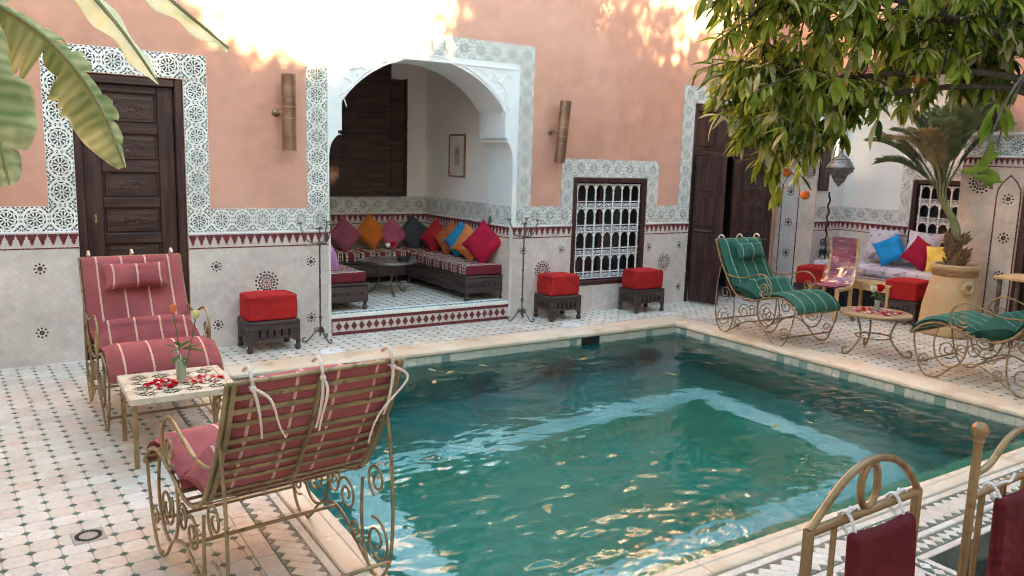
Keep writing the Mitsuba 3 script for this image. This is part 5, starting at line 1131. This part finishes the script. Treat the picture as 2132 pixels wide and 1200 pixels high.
put(wc, 'plastic_film', cat(tri(np.stack([prof[..., 0]-.035-wr, yy*(hw+.028), prof[..., 1]+.01*wr], -1).reshape(-1, 3), [[i*18+j, i*18+j+1, (i+1)*18+j+1, (i+1)*18+j] for i in range(29) for j in range(17)]),
    tri(np.stack([-.03-.42*ss-wr, (hw+.03+wr)*np.ones_like(yy), .36-.22*(yy+1)/2*(1-.5*ss)+wr], -1).reshape(-1, 3), [[i*18+j, i*18+j+1, (i+1)*18+j+1, (i+1)*18+j] for i in range(29) for j in range(17)])), 'm_film', True, M=WM)
lt = thing('low_table', 'small pale wooden table in front of the recess sofa', 'table')
put(lt, 'top', bx(8.02, 8.28, 4.86, 5.36, .37, .40, .004), 'm_light_wood'); put(lt, 'apron', bx(8.03, 8.27, 4.87, 5.35, .31, .369), 'm_light_wood')
for a in (8.03, 8.24):
    for b in (4.87, 5.32): put(lt, 'leg', bx(a, a+.03, b, b+.03, 0, .31), 'm_light_wood')
st = thing('iron_stand', 'black twisted iron stand in the left corner of the recess', 'stand'); z = np.linspace(.39, 1.0, 60)
put(st, 'pole', tube(np.c_[8.56+.010*np.cos(z*60), 6.08+.010*np.sin(z*60), z*1.35], .011, 6), 'm_black', 60); put(st, 'foot', cat(*[tube(spl([(8.56, 6.08, .64), (8.56+.04*math.cos(a), 6.08+.04*math.sin(a), .62), (8.56+.06*math.cos(a), 6.08+.06*math.sin(a), .54)], 14), .009, 6) for a in (0.5, 2.6, 4.7)], *[tube(np.c_[8.56+q_[:, 0]*.9, np.full(24, 6.08), .74+q_[:, 1]], .008, 6) for q_ in (spiral2(.06, 0, .06, .015, 3.1, 1.4, 24), spiral2(-.06, 0, .06, .015, 0, -1.4, 24), spiral2(.07, -.12, .05, .015, 3.1, 1.4, 24), spiral2(-.07, -.12, .05, .015, 0, -1.4, 24))]), 'm_black', 60)
ln = thing('lantern', 'grey pierced metal lantern hanging from a curved bracket', 'lantern')
LXX, LYY = 8.30, 5.79
ln_p = [(0, 1.425), (.012, 1.43), (.075, 1.515), (.083, 1.535), (.078, 1.548), (.125, 1.585), (.158, 1.628), (.160, 1.652), (.140, 1.680), (.105, 1.735), (.062, 1.775), (.028, 1.800), (.018, 1.84), (0, 1.845)]
put(ln, 'body', xf(lathe(ln_p, 16), tmat(LXX, LYY, 0)), 'm_lantern', 25)
put(ln, 'band', cat(*[xf(lathe([(r_-.004, z_-.006), (r_+.006, z_), (r_-.004, z_+.006)], 24), tmat(LXX, LYY, 0)) for r_, z_ in ((.160, 1.64), (.081, 1.54), (.100, 1.74))], *[xf(trimesh.creation.icosphere(subdivisions=0, radius=.008), tmat(LXX+r_*math.cos(a), LYY+r_*math.sin(a), z_)) for r_, z_ in ((.142, 1.60), (.125, 1.705), (.055, 1.49)) for a in np.arange(14)*2*PI/14]), 'm_dark_iron', 30)
put(ln, 'chain', tube(np.c_[np.full(30, LXX)+.004*np.sin(np.arange(30)*2.2), np.full(30, LYY), np.linspace(1.84, 2.10, 30)], .006, 5), 'm_dark_iron')
put(ln, 'bracket', tube(spl([(8.37, 6.19, 1.55), (8.31, 6.17, 1.85), (8.30, 6.10, 2.03), (8.30, 5.98, 2.12), (8.30, 5.86, 2.14), (8.30, 5.79, 2.10)], 30), .010, 7), 'm_dark_iron', 60)
wt = thing('console_table', 'pale wooden table top cut by the right edge', 'table'); put(wt, 'top', bx(7.62, 8.05, 2.95, 3.63, .675, .702, .005), 'm_light_wood')
for a in (7.65, 8.0):
    for b in (2.98, 3.58): put(wt, 'leg', bx(a-.015, a+.015, b-.015, b+.015, 0, .675), 'm_dark_iron')

# ---------------------------------------------------------------- clay pot with the palm
pt_ = thing('clay_pot', 'large ochre clay pot with ring handles by the side wall', 'pot'); px_, py_ = 8.05, 4.20
PK = lambda q: np.array(q)*[.835, 1.0]
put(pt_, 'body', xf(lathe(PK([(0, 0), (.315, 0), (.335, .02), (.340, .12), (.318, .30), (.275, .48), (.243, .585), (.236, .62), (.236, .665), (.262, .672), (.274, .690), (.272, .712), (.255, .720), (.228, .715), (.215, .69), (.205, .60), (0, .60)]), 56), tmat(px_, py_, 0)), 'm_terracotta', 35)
put(pt_, 'collar', xf(lathe(PK([(.240, .600), (.249, .606), (.251, .628), (.249, .648), (.240, .655)]), 56), tmat(px_, py_, 0)), 'm_terracotta_dark', 35)
put(pt_, 'rivets', cat(*[xf(trimesh.creation.icosphere(subdivisions=1, radius=.013), tmat(px_+.21*math.cos(a), py_+.21*math.sin(a), .628)) for a in (math.radians(175), math.radians(182), math.radians(205), math.radians(250), math.radians(150))]), 'm_terracotta_dark', 40)
th = np.linspace(0, 2*PI, 29)[:-1]
for a in (math.radians(238), math.radians(58)):
    d, n_ = np.array([math.cos(a), math.sin(a), 0]), np.array([-math.sin(a), math.cos(a), 0]); c_ = np.array([px_, py_, .505])+d*.245
    put(pt_, 'handle', tube(c_+.044*np.cos(th)[:, None]*n_+.044*np.sin(th)[:, None]*np.array([0, 0, 1])+d*.010, .019, 9, closed=True), 'm_terracotta', 60)
put(pt_, 'soil', xf(lathe([(0, .695), (.175, .69)], 24), tmat(px_, py_, 0)), 'm_soil')
# ---------------------------------------------------------------- palm in the pot
pl = thing('palm', 'young date palm with drooping feathery fronds growing in the clay pot', 'palm')
tr = []
r_ = np.random.default_rng(5)
z = np.linspace(0, 1, 14); stump = np.c_[px_-.02+.0*z, py_+.02*z, .69+.30*z]
put(pl, 'trunk', tube(stump, .075*(1-.25*z), 12), 'm_fibre', 60)
for k in range(70):
    a, h = r_.uniform(0, 2*PI), r_.uniform(0, .28); b = np.array([px_-.02+.068*math.cos(a), py_+.068*math.sin(a), .70+h]); d = np.array([math.cos(a)*.6, math.sin(a)*.6, 1.0]); d /= np.linalg.norm(d)
    L = r_.uniform(.05, .10); tr.append(tube([b, b+d*L*.5, b+d*L+np.array([math.cos(a), math.sin(a), 0])*.02], [.020, .016, .006], 5))
put(pl, 'trunk_fibre', cat(*tr), 'm_fibre', 40, kind='stuff')
def frond(base, az, el0, L, droop, mat, nl=46, lw=.0085, ll=.27, seed=0):
    r2 = np.random.default_rng(seed); n = 24; p = np.array(base, float); el = el0; P = [p.copy()]
    for k in range(n):
        el -= droop*(k/n)**1.3*3.0/n; d = np.array([math.cos(az)*math.cos(el), math.sin(az)*math.cos(el), math.sin(el)]); p = p+d*L/n; P.append(p.copy())
    P = np.array(P); out = [tube(P, np.linspace(.012, .003, len(P)), 5)]
    tg = np.gradient(P, axis=0); tg /= np.linalg.norm(tg, axis=1, keepdims=True)
    V, F = [], []
    for k in range(nl):
        f = .30+.70*(k+.5)/nl; i = f*(n); i0 = int(i); q = P[i0]+(P[min(i0+1, n)]-P[i0])*(i-i0); t = tg[i0]
        s = np.cross(t, [0, 0, 1]); s /= np.linalg.norm(s)+1e-9; u = np.cross(s, t)
        for sg in (-1, 1):
            l = ll*(.55+.45*math.sin(PI*min(1, (f-.25)*1.25)))*(1.15-.55*f)*r2.uniform(.8, 1.15); d = t*.72+s*sg*.62+u*r2.uniform(.05, .35); d /= np.linalg.norm(d)
            a = q; m_ = q+d*l*.55; e = q+d*l+np.array([0, 0, -.16*l]); w = np.cross(d, u); w = w/np.linalg.norm(w)*lw
            c0 = len(V); V += [a, m_+w, e, m_-w]; F += [[c0, c0+1, c0+2], [c0, c0+2, c0+3]]
    out.append(trimesh.Trimesh(np.array(V), F, process=False)); return cat(*out)
b = (px_-.06, py_+.20, 1.42)
az0 = [(100, 1.25, .62, .9), (150, 1.2, .66, 1.0), (40, 1.40, .80, .45), (215, 1.35, .80, .5), (80, 1.10, .80, .8), (270, 1.35, .85, .6), (110, .90, .78, .7), (180, 1.15, .75, .9), (300, 1.2, .75, .7), (0, 1.46, .9, .4), (60, 1.30, .85, .7), (140, 1.30, .85, .55), (240, 1.3, .85, .5), (95, 1.0, .85, .95), (330, 1.40, .85, .6), (200, 1.2, .8, .8), (90, 1.35, .9, .7), (260, 1.42, .9, .4), (120, 1.42, .95, .4), (105, .75, .62, .8)]
for k, (a, e, L, dp) in enumerate(az0):
    put(pl, 'frond', frond((b[0]+.02*math.cos(a), b[1]+.02*math.sin(a), b[2]), math.radians(a), e, L*1.15, dp, 'm', lw=.0060, ll=.30, nl=60, seed=k), 'm_frond_dry' if k in (0, 1, 7, 13, 20) else 'm_frond')
put(pl, 'stalk', cat(*[tube(spl([(px_-.02+.035*math.cos(a), py_+.02+.035*math.sin(a), .90), (px_-.02+.03*math.cos(a), py_+.05+.03*math.sin(a), 1.12), (b[0]+.03*math.cos(a), b[1]-.03+.03*math.sin(a), 1.34), (b[0]+.05*math.cos(a), b[1]+.05*math.sin(a), 1.55)], 18), np.linspace(.017, .008, 18), 6) for a in np.arange(8)*.8]), 'm_stalk', 60)

# ---------------------------------------------------------------- orange tree over the right half
ot = thing('orange_tree', 'leafy orange tree with ripe oranges leaning over the right side of the pool', 'tree')
r_ = np.random.default_rng(11)
root = np.array([6.55, 1.75, 0.0])
put(ot, 'trunk', tube(spl([root, (6.52, 1.78, .6), (6.42, 1.90, 1.25), (6.25, 2.05, 1.75)], 24), np.linspace(.10, .07, 24)*(1+.08*np.sin(np.arange(24))), 10), 'm_bark', 60)
# crown: blobs (centre, radii, share)
blobs = [((5.55, 2.85, 2.62), (.62, .50, .34), 2.6), ((4.70, 3.15, 2.62), (1.15, .85, .62), 5), ((5.70, 3.10, 2.92), (1.20, .90, .66), 5), ((4.25, 3.35, 2.15), (.72, .60, .42), 3.0), ((4.38, 3.55, 1.98), (.52, .50, .36), 2.4), ((3.88, 3.20, 2.72), (.62, .55, .62), 2.4), ((5.35, 3.05, 2.42), (.75, .6, .36), 2.2), ((6.3, 2.9, 3.05), (.95, .8, .55), 3), ((4.6, 3.1, 3.5), (1.4, 1.0, .55), 3.2), ((6.0, 3.0, 3.6), (1.5, 1.1, .6), 3.2), ((5.2, 3.4, 4.5), (1.6, 1.2, .7), 2.4)]
hang = [((4.86, 3.90, 1.55), 7), ((4.45, 3.75, 1.62), 9), ((5.10, 3.92, 1.50), 3), ((4.62, 3.70, 1.42), 10), ((3.86, 3.42, 1.90), 9), ((4.15, 3.5, 1.78), 9), ((4.35, 3.55, 1.55), 6), ((4.05, 3.60, 1.75), 9), ((4.83, 3.85, 1.70), 9)]
hub = np.array([6.0, 2.25, 2.1]); tips = []
tot = sum(b_[2] for b_ in blobs)
for c_, rad, sh_ in blobs:
    for k in range(int(760*sh_/tot)):
        d = r_.normal(size=3); d /= np.linalg.norm(d); tips.append((np.array(c_)+d*np.array(rad)*r_.uniform(.25, 1)**(1/2.2), 1.0))
for c_, n_ in hang: tips.append((np.array(c_), n_/10))
limbs, twigs = [], []
mains = []
for c_, rad, sh_ in blobs:
    e = np.array(c_); mid = (hub+e)/2+np.array([0, 0, .12]); P = spl([(6.25, 2.05, 1.75), hub*.5+mid*.5, mid, e], 22); mains.append(P); limbs.append(tube(P, np.linspace(.036, .009, 22), 7))
for P in mains: put(ot, 'limb', limbs.pop(0), 'm_bark', 60)
allm = np.vstack(mains); leaves = {0: [], 1: [], 2: [], 3: []}; sizes = []
def leaf(bp, d, L, w):
    return leaf_mesh(bp, bp+d*L, w, up_=(.1, .2, 1) if abs(d[2]) < .9 else (1, 0, 0), n=5, curl=r_.uniform(.10, .32))
for tip, amt in tips:
    j = int(np.argmin(np.linalg.norm(allm-tip, axis=1))); st_ = allm[j]; mid = (st_+tip)/2+r_.normal(size=3)*.05+np.array([0, 0, .06]); P = spl([st_, mid, tip], 9)
    twigs.append(tube(P, np.linspace(.0075, .003, 9), 4))
    out_d = tip-np.array([5.1, 3.0, 2.6]); out_d /= np.linalg.norm(out_d)+1e-9
    for k in range(int(19*amt)+3):
        f = 1-abs(r_.normal())*.30; f = min(1, max(.25, f)); i = f*8; i0 = min(7, int(i)); bp = P[i0]+(P[i0+1]-P[i0])*(i-i0)
        d = r_.normal(size=3)*.75+out_d*.45+np.array([0, 0, -.85]); d /= np.linalg.norm(d); L = r_.uniform(.05, .175); w = L*r_.uniform(.10, .18)
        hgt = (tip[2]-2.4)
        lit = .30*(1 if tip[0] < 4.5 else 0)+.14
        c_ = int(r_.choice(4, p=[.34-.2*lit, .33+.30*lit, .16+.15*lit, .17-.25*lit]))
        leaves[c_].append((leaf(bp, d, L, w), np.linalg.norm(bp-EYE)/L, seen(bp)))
put(ot, 'twigs', cat(*twigs), 'm_bark', 60, kind='stuff')
# one spray of dark leaves close to the right edge
for c_, n_ in (((3.95, 1.95, 1.86), 4), ((3.76, 1.88, 1.67), 5), ((4.0, 1.97, 1.75), 3)):
    c_ = np.array(c_)
    for k in range(n_):
        d = np.array([r_.normal()*.45, r_.normal()*.45, -1]); d /= np.linalg.norm(d); leaves[0].append((leaf_mesh(c_+r_.normal(size=3)*.045, c_+r_.normal(size=3)*.045+d*r_.uniform(.09, .13), .016, up_=(1, .3, 0), n=6, curl=.12), 0.0, True))
put(ot, 'twig', cat(tube(spl([(6.2, 2.2, 2.0), (5.2, 2.05, 2.35), (4.3, 1.98, 2.15), (3.92, 1.92, 1.90), (3.72, 1.87, 1.70)], 30), np.linspace(.016, .003, 30), 5), tube(spl([(4.3, 1.98, 2.15), (4.1, 1.97, 1.95), (3.98, 1.95, 1.74)], 12), .004, 5)), 'm_bark', 60)
flat = [(q[1], c_, q[0]) for c_ in leaves for q in leaves[c_] if q[2]]; flat.sort(key=lambda q: q[0]); near = flat[:300]; ids = {id(q[2]) for q in near}
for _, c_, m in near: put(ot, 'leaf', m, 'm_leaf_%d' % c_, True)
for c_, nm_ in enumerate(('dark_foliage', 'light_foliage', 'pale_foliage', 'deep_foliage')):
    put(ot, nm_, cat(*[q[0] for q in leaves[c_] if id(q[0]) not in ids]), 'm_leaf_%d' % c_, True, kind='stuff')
for x, y, z in ((4.80, 3.78, 1.585), (5.08, 3.82, 1.42), (5.30, 3.15, 2.22), (5.62, 3.10, 2.38), (4.30, 3.20, 2.45), (5.9, 2.8, 2.55), (5.30, 2.70, 2.78)):
    m = trimesh.creation.icosphere(subdivisions=3, radius=.036); m.vertices *= [1, 1, .93]; m.vertices *= (1+.012*(meshkit.noise(m.vertices*60)-.5))[:, None]
    o = put(ot, 'orange', xf(m, tmat(x, y, z)), 'm_orange', True)

# ---------------------------------------------------------------- banana plant at the left
bp = thing('banana_plant', 'banana plant with large torn leaves hanging in at the upper left', 'plant')
put(bp, 'stem', tube(spl([(-.85, 4.0, 0), (-.83, 4.0, .7), (-.78, 4.02, 1.5), (-.70, 4.05, 2.2)], 20), np.linspace(.11, .055, 20), 12), 'm_stalk', 60)
def banana(pts, wid, fold, tear, seed, mat, side=(0, -1, 0), uneven=1.0, n=60, m=9):
    r2 = np.random.default_rng(seed); P = spl(pts, n); tg = np.gradient(P, axis=0); tg /= np.linalg.norm(tg, axis=1, keepdims=True)
    f = np.linspace(0, 1, n); prof = wid*np.clip(np.sin(PI*np.clip(f*.93+.06, 0, 1)), 0, 1)**.55
    out, V, U, F = [], [], [], []
    for sg in (-1, 1):
        # strips separated by tears
        cuts = sorted(set([0, n-1]+list(r2.choice(np.arange(4, n-4), tear, replace=False)))) if tear else [0, n-1]
        for a, b_ in zip(cuts[:-1], cuts[1:]):
            tw = r2.normal()*.22*(tear > 0); base = len(V); rows = b_-a+1; sag = r2.uniform(-.05, .12)*(tear > 0)
            for i in range(a, b_+1):
                t = tg[i]; s = np.cross(t, side); s /= np.linalg.norm(s)+1e-9; u = np.cross(s, t)
                if u[2] < 0 and abs(u[2]) > .3: pass
                edge = 1.0-.30*(tear > 0)*abs((i-(a+b_)/2)/max(1, (b_-a)/2))**4*r2.uniform(.4, 1)
                wv = .020*math.sin(i*.75+sg*2+seed)
                for j in range(m):
                    g_ = j/(m-1); ww = prof[i]*(uneven if sg < 0 else 1)*edge*g_; an = fold+tw*g_+sag*g_+.35*g_*g_
                    p = P[i]+s*sg*ww*math.cos(an)-u*ww*math.sin(an)+u*wv*g_+t*ww*.18
                    V.append(p); U.append([.5+.5*sg*g_, f[i]])
            for i in range(rows-1):
                for j in range(m-1):
                    k = base+i*m+j; F.append([k, k+1, k+m+1, k+m])
    put(bp, 'leaf', tri(np.array(V), F), mat, True, uv=np.array(U))
    put(bp, 'midrib', tube(P, np.linspace(.016, .004, n), 6), 'm_stalk', 60)
# drooping torn leaf, hanging blade at the edge, two pale leaves from above
banana([(-.45, 3.95, 2.24), (-.15, 3.9, 2.22), (.10, 3.9, 2.13), (.27, 3.9, 1.98), (.40, 3.9, 1.76), (.475, 3.9, 1.53)], .30, .80, 19, 2, 'm_banana', (0, -1, .25), .75)
banana([(-.62, 4.02, 2.20), (-.35, 3.75, 2.26), (-.12, 3.62, 2.08), (-.02, 3.58, 1.80), (.035, 3.56, 1.46)], .235, .12, 2, 4, 'm_banana', (.15, -1, .05))
banana([(-.55, 3.6, 2.35), (-.2, 3.3, 2.60), (.10, 3.15, 2.42), (.26, 3.1, 2.17), (.375, 3.08, 2.02), (.490, 3.05, 1.835)], .082, .5, 0, 6, 'm_banana_dry', (.1, -1, .3))
banana([(-.5, 3.55, 2.5), (0, 3.2, 2.62), (.36, 3.05, 2.30), (.50, 3.0, 2.14), (.62, 2.98, 2.04), (.71, 2.96, 1.965)], .075, .65, 0, 8, 'm_banana_dry', (.1, -1, .3), .5)

# ---------------------------------------------------------------- creeper on the roof edges behind (dapples the sun)
cr = thing('roof_creeper', 'creeper growing along the roof edges behind the viewer', 'plant')
r_ = np.random.default_rng(21); V, F = [], []
def clump(x, z, s, n):
    for k in range(n):
        p = np.array([x+r_.normal()*s, RY-.05+r_.normal()*.22, z+r_.normal()*s*.8]); a = r_.normal(size=3); a /= np.linalg.norm(a); b_ = np.cross(a, r_.normal(size=3)); b_ /= np.linalg.norm(b_); L = r_.uniform(.06, .12)
        c0 = len(V); V.extend([p-a*L, p+b_*L*.5, p+a*L, p-b_*L*.5]); F.append([c0, c0+1, c0+2, c0+3])
for x in np.arange(2.0, 4.95, .16):
    e = .55*(abs(x-3.45)/1.45)**3
    clump(x+r_.normal()*.05, 6.36+.05+e*.5+r_.uniform(-.05, .16), .10+.10*e, int(40+90*e))
for k in range(26): clump(r_.choice([2.0, 4.86])+r_.normal()*.05, r_.uniform(6.7, 8.2), .17, 60)
for x in np.arange(6.3, 8.9, .16): clump(x, 6.75+r_.uniform(-.05, .2), .12, 45)
for k in range(46):
    x, z = r_.uniform(6.3, 8.8), 6.8+abs(r_.normal())*.7; clump(x, z, .15, 42)
put(cr, 'foliage', tri(np.array(V), F), 'm_leaf_0', False, kind='stuff')
put(cr, 'stem', cat(*[tube(spl([(x, RY+.01, .0), (x+.1, RY+.02, 3), (x-.1, RY+.02, 6), (x, RY+.02, 6.7)], 20), .02, 5) for x in (2.3, 4.6, 6.6)]), 'm_bark')
